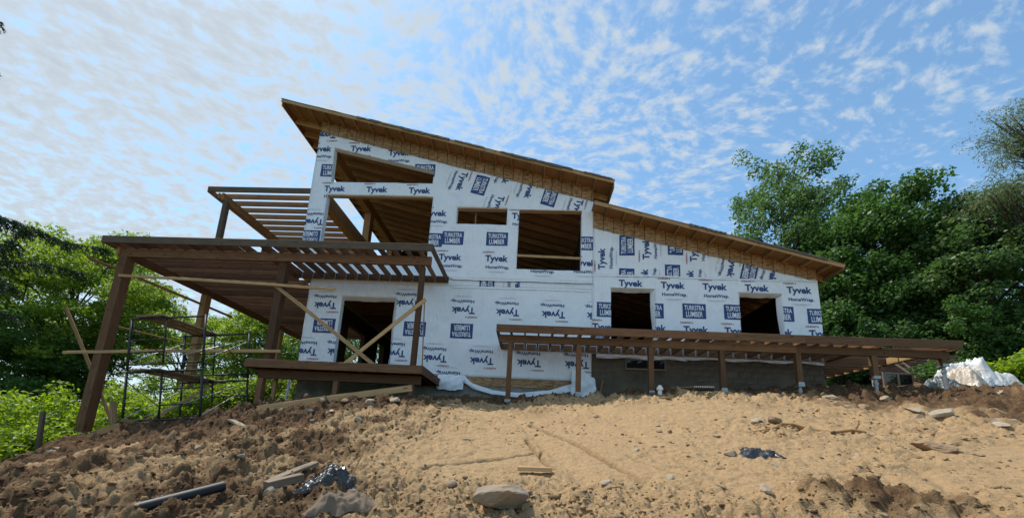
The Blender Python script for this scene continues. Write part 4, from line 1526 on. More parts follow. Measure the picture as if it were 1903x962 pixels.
SW, SD, SH = 2.12, 1.62, 1.52
for yk in (0, SD):
    for lift in (0, 1):
        z0 = lift * SH + .06
        j = Join()

        def rod(a, b, r=.029):
            vs, fs = tube_data([sp(*a), sp(*b)], [r, r], 8)
            j.add(vs, fs)
        rod((0, yk, z0), (0, yk, z0 + SH - .02)); rod((SW, yk, z0), (SW, yk, z0 + SH - .02))
        rod((-.02, yk, z0 + SH - .06), (SW + .02, yk, z0 + SH - .06))
        rod((0, yk, z0 + .16), (SW, yk, z0 + .16), .024)
        xm = SW * .47
        rod((xm, yk, z0 + .16), (xm, yk, z0 + SH - .06), .022)
        for zz in ((.5, .85, 1.18) if lift else (.55, .98)):
            if lift:
                rod((0, yk, z0 + zz), (xm, yk, z0 + zz), .019)
            else:
                rod((xm, yk, z0 + zz), (SW, yk, z0 + zz), .019)
        j.obj('frame', M['scaf'], sc, tuple(sp(0, yk, z0)), smooth=True)
for s in (0, SW):
    for lift in (0, 1):
        z0 = lift * SH
        tube('cross_brace', [sp(s, .03, z0 + .3), sp(s, SD - .03, z0 + 1.25)], .011, 'brace_steel', sc, 6)
        tube('cross_brace', [sp(s + .02, .03, z0 + 1.25), sp(s + .02, SD - .03, z0 + .3)], .011, 'scaf', sc, 6)
tube('cross_brace', [sp(.05, .04, .18), sp(SW, SD, 1.45)], .012, 'brace_steel', sc, 6)
tube('cross_brace', [sp(.15, .04, 1.72), sp(SW, SD, 2.85)], .012, 'brace_steel', sc, 6)
for xk in (0, SW):
    for yk in (0, SD):
        jj = Join()
        b = sp(xk, yk, 0)
        g = gz(b.x, b.y)
        a, f = tube_data([(b.x, b.y, g - .05), (b.x, b.y, b.z + .1)], [.016, .016], 8)
        jj.add(a, f)
        jj.box(b.x - .08, b.x + .08, b.y - .08, b.y + .08, g - .01, g + .02)
        jj.obj('base_jack', M['scaf'], sc, tuple(b))
for zz, nn in ((2 * SH + .045, 3), (SH + .045, 3)):
    for q in range(nn):
        xq = .35 + q * .27 if zz > 2 else .3 + q * .3
        board('plank', sp(xq, -.12, zz + .004 * q), sp(xq, SD + (.25 if zz > 2 else .5), zz + .004 * q), .235, .04, 'plank', sc)

# ------------------------------------------------------------------ vegetation
M['leaf_light'] = leaf_mat('leaf_light', (.12, .21, .028), (.26, .37, .06), .52)
M['leaf_maple'] = leaf_mat('leaf_maple', (.052, .115, .032), (.115, .20, .062), .45)
M['leaf_mid'] = leaf_mat('leaf_mid', (.038, .098, .022), (.092, .19, .045), .45)
M['leaf_dark'] = leaf_mat('leaf_dark', (.028, .075, .020), (.065, .145, .038), .42)
M['leaf_bright'] = leaf_mat('leaf_bright', (.12, .23, .022), (.27, .38, .05), .55)
M['leaf_grey'] = leaf_mat('leaf_grey', (.08, .12, .05), (.17, .22, .10), .42)
M['needle'] = leaf_mat('needle', (.014, .034, .014), (.045, .085, .032), .2)


def leaves(P, N, size, aspect, rs):
    """diamond leaves at P with normals N -> V, F"""
    n = len(P)
    t = rs.normal(size=(n, 3))
    t -= (t * N).sum(1, keepdims=True) * N
    t /= np.linalg.norm(t, axis=1, keepdims=True) + 1e-9
    b = np.cross(N, t)
    L = (size * rs.uniform(.65, 1.35, n))[:, None]
    fold = N * (L * rs.uniform(-.15, .15, n)[:, None])
    V = np.stack([P - t * L * .5, P + b * L * aspect * .5 + fold, P + t * L * .5, P - b * L * aspect * .5 + fold], 1).reshape(-1, 3)
    F = np.arange(4 * n).reshape(n, 4)
    return V, F


def unit(v):
    return v / (np.linalg.norm(v, axis=-1, keepdims=True) + 1e-9)


def tree(name, label, cat, base, top, c, rad, mat, seed, clumps=90, per=170, size=.17, aspect=.55, clump_r=(.45, 1.0), flat=.6,
         hollow=.45, droop=0.0, trunk_r=.2, group=None, limbs=22, irregular=.35, updir=.5, trunk_lean=(0, 0)):
    rs = np.random.default_rng(seed)
    base = np.array(base, float); c = np.array(c, float); rad = np.array(rad, float)
    t = empty(name, tuple(base), label, cat, group)
    # clump centres fill an uneven ellipsoid, denser towards its skin
    d = unit(rs.normal(size=(clumps, 3)))
    rr = rs.uniform(hollow, 1, clumps) ** .6
    ir = 1 + irregular * (2 * fbm(d[:, 0] * 2.2 + seed, d[:, 2] * 2.2 + d[:, 1] * 1.7, 2, seed) - 1)
    C = c + d * rad * (rr * ir)[:, None]
    keep = C[:, 2] > base[2] + .3
    C = C[keep]
    m = len(C)
    cr = rs.uniform(*clump_r, m)
    cnt = np.maximum(20, (per * (cr / np.mean(clump_r)) ** 2).astype(int))
    idx = np.repeat(np.arange(m), cnt)
    n = len(idx)
    q = unit(rs.normal(size=(n, 3))) * (rs.uniform(0, 1, n) ** .45)[:, None]
    q[:, 2] *= flat
    # clumps are tufts: stretched outwards from the crown centre
    out = unit(C - c)
    P = C[idx] + q * cr[idx][:, None] + out[idx] * (q * out[idx]).sum(1, keepdims=True) * .35
    if droop:
        P[:, 2] -= droop * (np.hypot(q[:, 0], q[:, 1]) ** 2) * cr[idx]
    N = unit(rs.normal(size=(n, 3)) * .75 + np.array([0, 0, updir]) + q * .5)
    V, F = leaves(P, N, size, aspect, rs)
    tint = np.clip(rs.normal(.45, .22, n) + .35 * (rs.random(m)[idx] - .5), 0, 1)
    V = V - base
    me = fast_mesh('crown', V, F, M[mat], {'tint': np.repeat(tint, 4)})
    mesh_obj('crown', me, t, Matrix.Translation(tuple(base)))
    # trunk and limbs
    j = Join()
    top_p = np.array([c[0] + trunk_lean[0], c[1] + trunk_lean[1], top])
    ts = np.linspace(0, 1, 8)
    tp = [base + (top_p - base) * s + np.array([math.sin(s * 5 + seed), math.cos(s * 4 + seed), 0]) * .12 * s * rad[0] * .5 - np.array([0, 0, .3]) * (s == 0) for s in ts]
    vs, fs = tube_data([Vector(p - base) for p in tp], [trunk_r * (1.25 if s == 0 else 1 - .85 * s) for s in ts], 8)
    j.add(vs, fs)
    order = rs.permutation(m)[:limbs]
    for k in order:
        s = float(np.clip((C[k, 2] - base[2]) / (top - base[2]) - rs.uniform(.12, .32), .12, .9))
        a = base + (top_p - base) * s + np.array([math.sin(s * 5 + seed), math.cos(s * 4 + seed), 0]) * .12 * s * rad[0] * .5
        e = C[k]
        mid = (a + e) / 2 + np.array([0, 0, .12 * np.linalg.norm(e - a)]) + rs.normal(size=3) * .12
        r0 = max(.02, trunk_r * (1 - .85 * s) * .55)
        vs, fs = tube_data([Vector(p - base) for p in (a, a * .55 + mid * .45 + np.array([0, 0, .03]), mid, mid * .4 + e * .6, e)], [r0, r0 * .75, r0 * .55, r0 * .35, .012], 5)
        j.add(vs, fs)
        for _ in range(2):
            kk = int(np.argsort(((C - e) ** 2).sum(1))[rs.integers(1, min(6, m))])
            vs, fs = tube_data([Vector(p - base) for p in (mid, (mid + C[kk]) / 2 + rs.normal(size=3) * .08, C[kk])], [r0 * .4, r0 * .25, .01], 4)
            j.add(vs, fs)
    tm = pydata('trunk', j.v, j.f, M['bark'], smooth=True)
    mesh_obj('trunk', tm, t, Matrix.Translation(tuple(base)))
    return t


def gb(x, y):
    return (x, y, float(base_h(np.array([x]), np.array([y]))[0]) - .1)


# right hand side
tree('maple_tree', 'tall pale green open maple rising behind the low end of the wing roof', 'tree', gb(17.2, 24), 21.2, (17.2, 24, 13.2), (4.3, 3.6, 7.8), 'leaf_maple', 1, 230, 190, .21, .6, (.55, 1.15), .75, .35, 0, .24, limbs=46, irregular=.5)
tree('maple_tree', 'rounded dark green maple with a dense crown behind the deck end', 'tree', gb(19.2, 20), 15.8, (19.3, 20, 10.6), (3.1, 3.0, 5.9), 'leaf_mid', 2, 150, 260, .19, .75, (.6, 1.1), .7, .45, .1, .26, limbs=26)
tree('maple_tree', 'broad mid green tree standing behind the tarp covered heap', 'tree', gb(21.4, 17.2), 13.2, (21.6, 17.2, 8.9), (3.0, 2.4, 4.7), 'leaf_maple', 3, 130, 260, .17, .75, (.5, 1.0), .7, .45, .1, .22, limbs=24)
tree('maple_tree', 'shadowy green tree deep between the pale maple and the dark maple', 'tree', gb(20.5, 25.5), 16.0, (20.5, 25.5, 9.0), (3.6, 3.0, 6.0), 'leaf_dark', 4, 110, 240, .2, .7, (.7, 1.2), .7, .4, 0, .22, limbs=20)
tree('maple_tree', 'deep green tree filling the gap behind the broad mid green tree', 'tree', gb(26.0, 23.0), 15.5, (26.0, 23.0, 9.8), (3.8, 3.0, 6.2), 'leaf_mid', 5, 120, 240, .2, .7, (.7, 1.2), .7, .4, 0, .22, limbs=20)
tree('maple_tree', 'leafy bright tree at the wood edge beside the dark maple', 'tree', gb(16.2, 19.6), 11.0, (16.6, 19.8, 7.6), (2.0, 1.8, 3.2), 'leaf_mid', 6, 70, 240, .17, .7, (.5, .9), .7, .4, 0, .14, limbs=16)
# tall wispy tree, its trunk beyond the picture, long limbs reaching in
tree('willow_tree', 'tall wispy grey green tree with high windblown branches over the wood edge', 'tree', gb(24.0, 15.2), 17.6, (22.1, 15.2, 15.1), (2.0, 1.3, 1.7), 'leaf_grey', 7, 60, 120, .14, .22, (.4, .75), .6, .3, .25, .2, limbs=30, trunk_lean=(1.0, 0), irregular=.6)
tree('willow_tree', 'wispy thin branched tree leaning out above the broad mid green tree', 'tree', gb(21.8, 15.9), 12.6, (20.0, 15.2, 11.7), (1.5, 1.0, .55), 'leaf_grey', 8, 24, 110, .14, .22, (.35, .6), .6, .2, .2, .12, limbs=20, trunk_lean=(1.2, 0), irregular=.5)
for k, (x, y, r, h, mt, lb) in enumerate((
        (15.4, 18.6, 1.3, 2.6, 'leaf_dark', 'dark leafy bush behind the far end of the long deck'),
        (17.3, 17.8, 1.5, 3.0, 'leaf_dark', 'wide shadowed bush between the deck end and the tarp heap'),
        (19.3, 16.4, 1.5, 3.2, 'leaf_mid', 'green bush spreading behind the tarp covered heap'),
        (21.3, 15.3, 1.4, 2.4, 'leaf_mid', 'tall bush just past the tarp covered heap'),
        (17.6, 13.6, .7, 1.0, 'leaf_bright', 'small bright bush beside the tarp covered heap'),
        (15.6, 14.2, .45, .6, 'leaf_mid', 'small low bush in front of the brick wall'))):
    b = gb(x, y)
    tree('bush', lb, 'bush', b, b[2] + h * .9, (x, y, b[2] + h * .55), (r, r * .9, h * .55), mt, 30 + k, int(20 + 22 * r), 170, .14, .6, (.25, .5), .8, .25, 0, .04, limbs=10, group='bushes at the wood edge')

# left hand side
tree('locust_tree', 'large feathery green locust tree beyond the outermost tall porch post', 'tree', gb(-25.5, 18.5), 8.8, (-25.6, 18.4, 6.4), (5.3, 4.0, 4.7), 'leaf_light', 11, 190, 330, .19, .45, (.55, 1.15), .42, .3, .35, .26, limbs=40, irregular=.4)
tree('locust_tree', 'shaded low locust tree beneath the large feathery one', 'tree', gb(-27.5, 17.0), 5.6, (-26.5, 16.6, 2.2), (4.6, 3.0, 3.0), 'leaf_mid', 12, 110, 280, .18, .5, (.55, 1.1), .45, .3, .3, .2, limbs=26)
tree('ash_tree', 'bright green tree showing beneath the porch roof beside the house', 'tree', gb(-19.0, 25.0), 9.2, (-18.8, 25.0, 5.2), (3.5, 3.0, 4.6), 'leaf_light', 13, 125, 260, .19, .5, (.55, 1.1), .5, .3, .3, .18, limbs=24)
tree('ash_tree', 'slender airy tree behind the scaffold tower', 'tree', gb(-25.0, 25.0), 8.4, (-24.6, 25.0, 4.6), (3.7, 3.0, 4.0), 'leaf_light', 14, 90, 200, .18, .45, (.5, 1.0), .45, .3, .35, .18, limbs=30)
tree('ash_tree', 'leafy tree close behind the back corner of the house', 'tree', gb(-13.4, 23.5), 7.6, (-13.2, 23.5, 4.4), (3.2, 2.4, 3.6), 'leaf_mid', 15, 75, 210, .18, .55, (.5, .9), .6, .3, .2, .14, limbs=18)
SHRUBS = [(-15.9, 10.4, 1.5, 2.5), (-17.2, 12.4, 1.6, 3.0), (-14.9, 12.6, 1.3, 2.4), (-15.6, 14.8, 1.5, 2.6), (-13.0, 15.6, 1.2, 1.9), (-11.4, 15.8, 1.1, 1.9), (-10.8, 17.6, 1.3, 2.3),
          (-13.9, 9.3, .9, 1.3), (-15.0, 8.6, 1.1, 1.5), (-12.9, 7.8, .8, 1.0), (-18.8, 10.9, 1.5, 2.9), (-14.2, 18.2, 1.5, 2.4), (-9.3, 15.2, .8, 1.5), (-9.6, 20.0, 1.2, 2.6), (-16.8, 16.8, 1.6, 2.6), (-13.3, 12.0, .8, 1.3), (-11.9, 12.6, .7, 1.2)]
SLAB = ['bright bushy shrub on the bank just beyond the weathered stake', 'large bright shrub under the spruce boughs', 'bright shrub framed between the outermost porch post and the scaffold', 'tall shrub behind the outermost tall porch post',
        'pale green shrub behind the second tall porch post', 'pale green shrub seen through the rear of the scaffold', 'leafy shrub at the back beneath the porch roof',
        'low bright shrub at the foot of the outermost tall porch post', 'low bright shrub beside the weathered stake', 'small low shrub at the lip of the dirt below the stake', 'bright shrub below the shaded low locust tree',
        'green shrub behind the third tall porch post', 'small shrub beside the wall under the porch roof', 'tall shrub close to the back corner of the house', 'green shrub below the slender airy tree',
        'small bright shrub behind the near scaffold frame', 'small bright shrub behind the rear scaffold frame']
for k, (x, y, r, h) in enumerate(SHRUBS):
    b = gb(x, y)
    tree('shrub', SLAB[k], 'shrub', b, b[2] + h * .85, (x, y, b[2] + h * .58), (r, r * .9, h * .6), 'leaf_bright' if y < 14.5 else 'leaf_light', 60 + k, int(26 + 26 * r), 150, .13, .5, (.22, .5), .8, .2, .1, .03, limbs=12, group='bright shrubs on the bank', updir=.8)


def ground_cover():
    rs = np.random.default_rng(5)
    n = 30000
    x = rs.uniform(-22, -10.5, n); y = rs.uniform(4.5, 20, n)
    g = greenness(x, y)
    ok = g > rs.uniform(.25, .9, n)
    x, y = x[ok], y[ok]
    z = ground_h(x, y)
    h = rs.uniform(0.02, .38, len(x))
    P = np.stack([x, y, z + h], -1)
    N = unit(rs.normal(size=(len(x), 3)) * .6 + np.array([0, 0, .9]))
    V, F = leaves(P, N, .13, .5, rs)
    me = fast_mesh('ground_cover', V, F, M['leaf_bright'], {'tint': np.repeat(np.clip(rs.normal(.4, .25, len(x)), 0, 1), 4)})
    tag(mesh_obj('ground_cover', me), 'low bright green weeds covering the bank', 'weeds', kind='stuff')


ground_cover()


def spruce():
    rs = np.random.default_rng(3)
    bx, by = -20.9, 9.6
    b = gb(bx, by)
    t = empty('spruce_tree', b, 'dark drooping spruce reaching in over the locust tree', 'tree')
    j = Join()
    vs, fs = tube_data([Vector((0, 0, -.3)), Vector((0, 0, 7)), Vector((0, 0, 19))], [.24, .18, .03], 10)
    j.add(vs, fs)
    Ps, Ns, Ts = [], [], []
    zs = np.arange(3.6, 19.0 + b[2], .62)
    specs = []
    for k, z in enumerate(zs):
        hgt = (z - 2.0) / 17.0
        L = 3.2 * (1 - hgt) ** .75 + .5 if z < 6.4 else 1.5 * (1 - hgt) + .75
        for q in range(6):
            specs.append((z + rs.uniform(-.25, .25), 2.399 * (k * 6 + q) + rs.uniform(-.3, .3), L * rs.uniform(.75, 1.0)))
    # the limbs that the picture shows: low ones reaching right
    specs += [(7.0, 0.0, 7.8), (6.3, -.14, 7.2), (5.7, .12, 6.5), (5.0, -.05, 6.0), (4.3, .16, 5.2)]
    def dip(s, L, z):
        return -.34 * L * s + .16 * L * s * s + .05 * L * s * math.sin(6.5 * s + z * 7)

    for z, a, L in specs:
        if math.cos(a) < -.2:
            continue
        dx, dy = math.cos(a), math.sin(a)
        pts = []
        for s in np.linspace(0, 1, 9):
            wig = .10 * L * s * math.sin(3.1 * s + z * 5)
            pts.append(Vector((dx * L * s - dy * wig, dy * L * s + dx * wig, z - b[2] + dip(s, L, z))))
        vs, fs = tube_data(pts, [.035 * (1 - .85 * s) + .004 for s in np.linspace(0, 1, 9)], 5)
        j.add(vs, fs)
        nt_ = int((40 if L > 4 else 22) * L)
        for _ in range(nt_):
            s = rs.uniform(.12, 1)
            f8 = s * 8; i8 = min(int(f8), 7)
            p = np.array(pts[i8].lerp(pts[i8 + 1], f8 - i8))
            side = 1 if rs.random() < .5 else -1
            tl = rs.uniform(.25, .75) * (1.15 - s) + .12
            tdir = unit(np.array([dx * .7 - dy * side * .7, dy * .7 + dx * side * .7, -rs.uniform(-.35, 1.3)]))
            m = int(58 * tl) + 10
            u = rs.uniform(0, 1, m)
            q = p + tdir * (u * tl)[:, None] + np.array([0, 0, -.12]) * (u ** 2)[:, None]
            nd = unit(rs.normal(size=(m, 3)) + tdir * 1.1)
            Ps.append(q + nd * .03); Ts.append(nd)
    P = np.vstack(Ps); T = np.vstack(Ts)
    n = len(P)
    side = unit(np.cross(T, rs.normal(size=(n, 3))))
    L = rs.uniform(.06, .12, n)[:, None]; w = .016
    V = np.stack([P - T * L * .5 - side * w, P - T * L * .5 + side * w, P + T * L * .5], 1).reshape(-1, 3)
    F = np.arange(3 * n).reshape(n, 3)
    me = fast_mesh('needles', V, F, M['needle'], {'tint': np.repeat(rs.random(n), 3)})
    mesh_obj('crown', me, t, Matrix.Translation(b))
    mesh_obj('trunk', pydata('trunk', j.v, j.f, M['bark'], smooth=True), t, Matrix.Translation(b))
    return n


spruce()

# ------------------------------------------------------------------ stones, debris and leftovers on the dirt
def ico():
    p = (1 + 5 ** .5) / 2
    v = np.array([(-1, p, 0), (1, p, 0), (-1, -p, 0), (1, -p, 0), (0, -1, p), (0, 1, p), (0, -1, -p), (0, 1, -p), (p, 0, -1), (p, 0, 1), (-p, 0, -1), (-p, 0, 1)], float)
    f = np.array([(0, 11, 5), (0, 5, 1), (0, 1, 7), (0, 7, 10), (0, 10, 11), (1, 5, 9), (5, 11, 4), (11, 10, 2), (10, 7, 6), (7, 1, 8), (3, 9, 4), (3, 4, 2), (3, 2, 6), (3, 6, 8), (3, 8, 9), (4, 9, 5), (2, 4, 11), (6, 2, 10), (8, 6, 7), (9, 8, 1)])
    return unit(v), f


def subdiv(v, f):
    v = list(map(tuple, v)); cache = {}; out = []

    def mid(a, b):
        k = (min(a, b), max(a, b))
        if k not in cache:
            m = unit(np.array(v[a]) + np.array(v[b])); v.append(tuple(m)); cache[k] = len(v) - 1
        return cache[k]
    for a, b, c in f:
        x, y, z = mid(a, b), mid(b, c), mid(c, a)
        out += [(a, x, z), (b, y, x), (c, z, y), (x, y, z)]
    return np.array(v), np.array(out)


ICO0 = ico()
ICO1 = subdiv(*ICO0)
ICO2 = subdiv(*ICO1)
ICO3 = subdiv(*ICO2)


def rock_shape(seed, dims, level=2, rough=.25, facets=9):
    """an angular stone: a ball cut by random planes, roughened"""
    rs = np.random.default_rng(seed)
    v, f = (ICO0, ICO1, ICO2, ICO3)[level]
    v = v.copy()
    for _ in range(facets):
        d = unit(rs.normal(size=3)); h = rs.uniform(.45, .85)
        s = v @ d
        v = v - np.outer(np.maximum(s - h, 0), d)
    n = fbm(v[:, 0] * 2.3 + seed, v[:, 1] * 2.3 + v[:, 2] * 1.7, 3, seed)
    n2 = fbm(v[:, 0] * 7 + seed, v[:, 1] * 7 + v[:, 2] * 5, 3, seed + 2)
    v = v * (1 + rough * (n - .5) + (.16 if level > 2 else .08) * (n2 - .5))[:, None]
    v = v / np.abs(v).max(0)
    return v * np.array(dims) / 2, f


def stone(x, y, dims, seed, mat, label, name='stone', group=None, level=2, sink=.3, rot=None, tilt=0.0, cat='stone'):
    v, f = rock_shape(seed, dims, level)
    me = pydata(name, v, [tuple(map(int, t)) for t in f], M[mat])
    rs = random.Random(seed)
    a = rot if rot is not None else rs.uniform(0, 6.28)
    e = .1
    nx = (gz(x + e, y) - gz(x - e, y)) / (2 * e); ny = (gz(x, y + e) - gz(x, y - e)) / (2 * e)
    nrm = Vector((-max(-.6, min(.6, nx)), -max(-.6, min(.6, ny)), 1)).normalized()
    z = gz(x, y) + dims[2] * (.5 - sink)
    mw = Matrix.Translation((x, y, z)) @ nrm.to_track_quat('Z', 'Y').to_matrix().to_4x4() @ Matrix.Rotation(a, 4, 'Z') @ Matrix.Rotation(tilt, 4, 'X')
    return tag(mesh_obj(name, me, None, mw), label, cat, group)


stone(-.27, 3.86, (.64, .46, .32), 5, 'grey_stone', 'big broken grey boulder half buried in the foreground dirt', 'boulder', None, 3, .16, rot=.25, tilt=-.12)
stone(-.83, 4.25, (.15, .13, .11), 8, 'grey_stone', 'squarish grey brickbat beside the big broken boulder', 'stone', None, 2, .3)
stone(-11.0, 8.3, (.9, .6, .09), 11, 'grey_stone', 'wide flat grey slab below the outermost tall porch post', 'stone slab', None, 2, .15)
stone(-10.3, 8.1, (.55, .5, .13), 12, 'brown_stone', 'thick brown slab leaning under the wide flat grey slab', 'stone slab', None, 2, .2)
stone(6.15, 5.95, (.62, .34, .26), 13, 'brown_stone', 'long brown boulder at the end of the root and clod ridge', 'boulder', None, 3, .2, rot=-.25)
stone(4.62, 7.15, (.30, .26, .2), 14, 'brown_stone', 'round brown rock beside the tree root', 'stone', None, 2, .2)
stone(4.32, 7.2, (.24, .2, .16), 15, 'stone', 'pale angular rock next to the round brown rock', 'stone', None, 2, .25)
stone(7.75, 9.7, (1.0, .5, .2), 16, 'stone', 'large flat tan slab lying before the steel jack posts', 'stone slab', None, 3, .3, rot=.1)
stone(9.05, 9.7, (.26, .2, .2), 17, 'stone', 'small upright pale stone beside the large flat tan slab', 'stone', None, 2, .25)
stone(13.0, 10.6, (.62, .42, .14), 18, 'stone', 'flat tan stone on the bank below the tarp heap', 'stone', None, 2, .25)
stone(-6.1, 7.55, (.52, .26, .08), 19, 'stone', 'thin pale flagstone lying below the dirt mound', 'stone', None, 2, .1)
stone(-4.35, 8.1, (.36, .24, .16), 20, 'stone', 'pale block of stone on the face of the dirt mound', 'stone', None, 2, .2)
stone(-2.84, 4.02, (.10, .10, .09), 22, 'brown_stone', 'round fist sized pebble beyond the black pipe end', 'pebble', None, 2, .2)
for k, (x, y, d, m) in enumerate((
        (8.3, 8.3, (.42, .3, .13), 'stone'), (8.75, 8.15, (.5, .28, .16), 'stone'), (8.1, 8.05, (.3, .24, .12), 'brown_stone'), (9.6, 7.9, (.4, .22, .1), 'stone'), (9.55, 7.6, (.45, .24, .09), 'stone'),
        (9.0, 7.45, (.36, .2, .08), 'stone'), (7.9, 9.0, (.3, .2, .14), 'brown_stone'), (10.7, 9.5, (.3, .24, .1), 'brown_stone'), (7.2, 8.6, (.26, .2, .1), 'stone'), (10.4, 8.6, (.5, .3, .14), 'brown_stone'))):
    stone(x, y, d, 100 + k, m, 'flat pale stone lying on the dark soil below the deck end', 'stone', 'stones on the dark bank', 2, .25)
for k in range(26):
    rs = random.Random(300 + k)
    x = rs.uniform(-6.8, -.8); y = rs.uniform(3.6, 8.4)
    if x < -1.3 * y + 1.5:
        x = -x * .5
    s = rs.uniform(.08, .22)
    stone(x, y, (s, s * rs.uniform(.6, .9), s * rs.uniform(.35, .7)), 300 + k, rs.choice(['stone', 'stone', 'grey_stone', 'brown_stone']), 'small loose stone on the rough dirt slope below the porch', 'stone', 'small stones on the rough slope', 1, .2)
for k in range(16):
    rs = random.Random(500 + k)
    x = rs.uniform(-3.6, -.9) - .5; y = rs.uniform(8.0, 9.0)
    s = rs.uniform(.12, .34)
    stone(x - (k % 3) * .9, y, (s, s * .7, s * rs.uniform(.3, .6)), 500 + k, rs.choice(['stone', 'brown_stone', 'grey_stone']), 'broken stone lying on the dirt mound before the porch deck', 'stone', 'stones on the dirt mound', 1, .2)
for k in range(22):
    rs = random.Random(700 + k)
    x = rs.uniform(.6, 7.5); y = rs.uniform(3.7, 8.8)
    s = rs.uniform(.06, .16)
    stone(x, y, (s, s * .75, s * rs.uniform(.3, .6)), 700 + k, rs.choice(['stone', 'brown_stone', 'stone']), 'small loose stone on the open sandy ground beyond the boulder', 'stone', 'small stones on the sandy ground', 1, .25)


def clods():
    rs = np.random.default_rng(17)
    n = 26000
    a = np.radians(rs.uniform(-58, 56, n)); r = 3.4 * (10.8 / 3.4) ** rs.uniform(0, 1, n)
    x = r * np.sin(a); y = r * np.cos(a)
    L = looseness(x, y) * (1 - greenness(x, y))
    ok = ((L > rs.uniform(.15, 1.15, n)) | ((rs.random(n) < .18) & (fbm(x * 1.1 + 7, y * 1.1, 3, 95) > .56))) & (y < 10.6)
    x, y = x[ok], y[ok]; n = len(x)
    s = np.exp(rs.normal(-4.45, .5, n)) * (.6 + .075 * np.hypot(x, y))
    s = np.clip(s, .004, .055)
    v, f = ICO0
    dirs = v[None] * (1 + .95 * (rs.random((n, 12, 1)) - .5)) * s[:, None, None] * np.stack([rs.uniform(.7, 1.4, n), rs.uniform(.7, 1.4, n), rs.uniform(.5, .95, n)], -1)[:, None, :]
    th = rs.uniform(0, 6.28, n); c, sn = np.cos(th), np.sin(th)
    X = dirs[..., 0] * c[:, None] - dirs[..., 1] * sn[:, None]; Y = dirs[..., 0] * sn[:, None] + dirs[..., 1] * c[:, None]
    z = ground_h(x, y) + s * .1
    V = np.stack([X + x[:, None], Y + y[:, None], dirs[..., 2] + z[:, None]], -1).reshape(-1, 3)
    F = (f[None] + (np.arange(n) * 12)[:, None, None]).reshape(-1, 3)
    so = np.repeat(np.clip(topsoil(x, y) + rs.normal(.12, .3, n), 0, 1), 12)  # soil tint runs darker; on packed ground the clods imitate shaded pits
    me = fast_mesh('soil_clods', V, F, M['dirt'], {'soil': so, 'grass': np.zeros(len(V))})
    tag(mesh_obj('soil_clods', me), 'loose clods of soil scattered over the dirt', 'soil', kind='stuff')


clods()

# black drain pipe
pv = [Vector((-3.42, 3.26, gz(-3.42, 3.26) + .05)), Vector((-3.11, 3.84, gz(-3.11, 3.84) + .09))]
dvec = (pv[1] - pv[0]).normalized()
j = Join()
ring = []
for p, r in ((pv[0] - dvec * .03, .052), (pv[0], .052), (pv[1], .052), (pv[1], .045), (pv[1] - dvec * .25, .045)):
    ring.append((p, r))
vs, fs = tube_data([p - pv[0] for p, _ in ring[:3]], [r for _, r in ring[:3]], 20, caps=False)
j.add(vs, fs)
vs, fs = tube_data([ring[3][0] - pv[0], ring[4][0] - pv[0]], [.046, .046], 20, caps=True)
j.add(vs, [tuple(reversed(f)) for f in fs])
vs, fs = tube_data([pv[1] - pv[0] - dvec * .0005, pv[1] - pv[0]], [.052, .046], 20, caps=False)
j.add(vs, fs)
o = mesh_obj('drain_pipe', pydata('drain_pipe', j.v, j.f, M['black_pipe'], smooth=True), None, Matrix.Translation(pv[0]))
for p in o.data.polygons:
    p.use_smooth = len(p.vertices) == 4
tag(o, 'length of black plastic drain pipe lying on the foreground dirt', 'pipe')


def crumple(name, x, y, rx, ry, h, mat, seed, label, cat, amp=.35, n=44, rot=0.0, ridge=7.0, lift=.0, fine=.22):
    """a crumpled sheet heaped on the ground"""
    rs = np.random.default_rng(seed)
    u = np.linspace(-1, 1, n)
    U, Vv = np.meshgrid(u, u, indexing='ij')
    ang = np.arctan2(Vv, U)
    rim = 1 + .25 * np.sin(ang * 3 + seed) + .15 * np.sin(ang * 7 + seed * 2)
    R_ = np.hypot(U, Vv)
    sq = np.maximum(np.abs(U), np.abs(Vv)) / (R_ + 1e-6)
    px = U * sq * rim; py = Vv * sq * rim
    wx = px + .30 * (fbm(px * 2 + seed, py * 2, 3, seed) - .5) * 2
    wy = py + .30 * (fbm(px * 2, py * 2 + seed, 3, seed + 3) - .5) * 2
    k1 = 1 - np.abs(2 * vnoise(wx * ridge * .28 + seed, wy * ridge * .28, seed) - 1)
    k2 = 1 - np.abs(2 * vnoise(wx * ridge * .6 + wy, wy * ridge * .5, seed + 5) - 1)
    k3 = 1 - np.abs(2 * vnoise(wx * ridge * 1.3, wy * ridge * 1.1 + wx * 2, seed + 9) - 1)
    fold = .5 * k1 ** 2 + .33 * k2 ** 2 + fine * k3 ** 2
    prof = np.clip(1 - (np.maximum(np.abs(U), np.abs(Vv))) ** 2.2, 0, 1)
    z = h * (prof * (1 - amp) + amp * 1.5 * fold * (.18 + prof)) + .004
    c, s = math.cos(rot), math.sin(rot)
    X = x + (px * rx) * c - (py * ry) * s; Y = y + (px * rx) * s + (py * ry) * c
    Z = base_h(X, Y) + np.maximum(.6 * relief(X, Y), -.02) + z + lift
    Vt = np.stack([X, Y, Z], -1).reshape(-1, 3)
    i, k = np.meshgrid(np.arange(n - 1), np.arange(n - 1), indexing='ij')
    F = np.stack([i * n + k, (i + 1) * n + k, (i + 1) * n + k + 1, i * n + k + 1], -1).reshape(-1, 4)
    o = np.array([x, y, gz(x, y)])
    me = fast_mesh(name, Vt - o, F, M[mat], smooth=True)
    return tag(mesh_obj(name, me, None, Matrix.Translation(tuple(o))), label, cat)


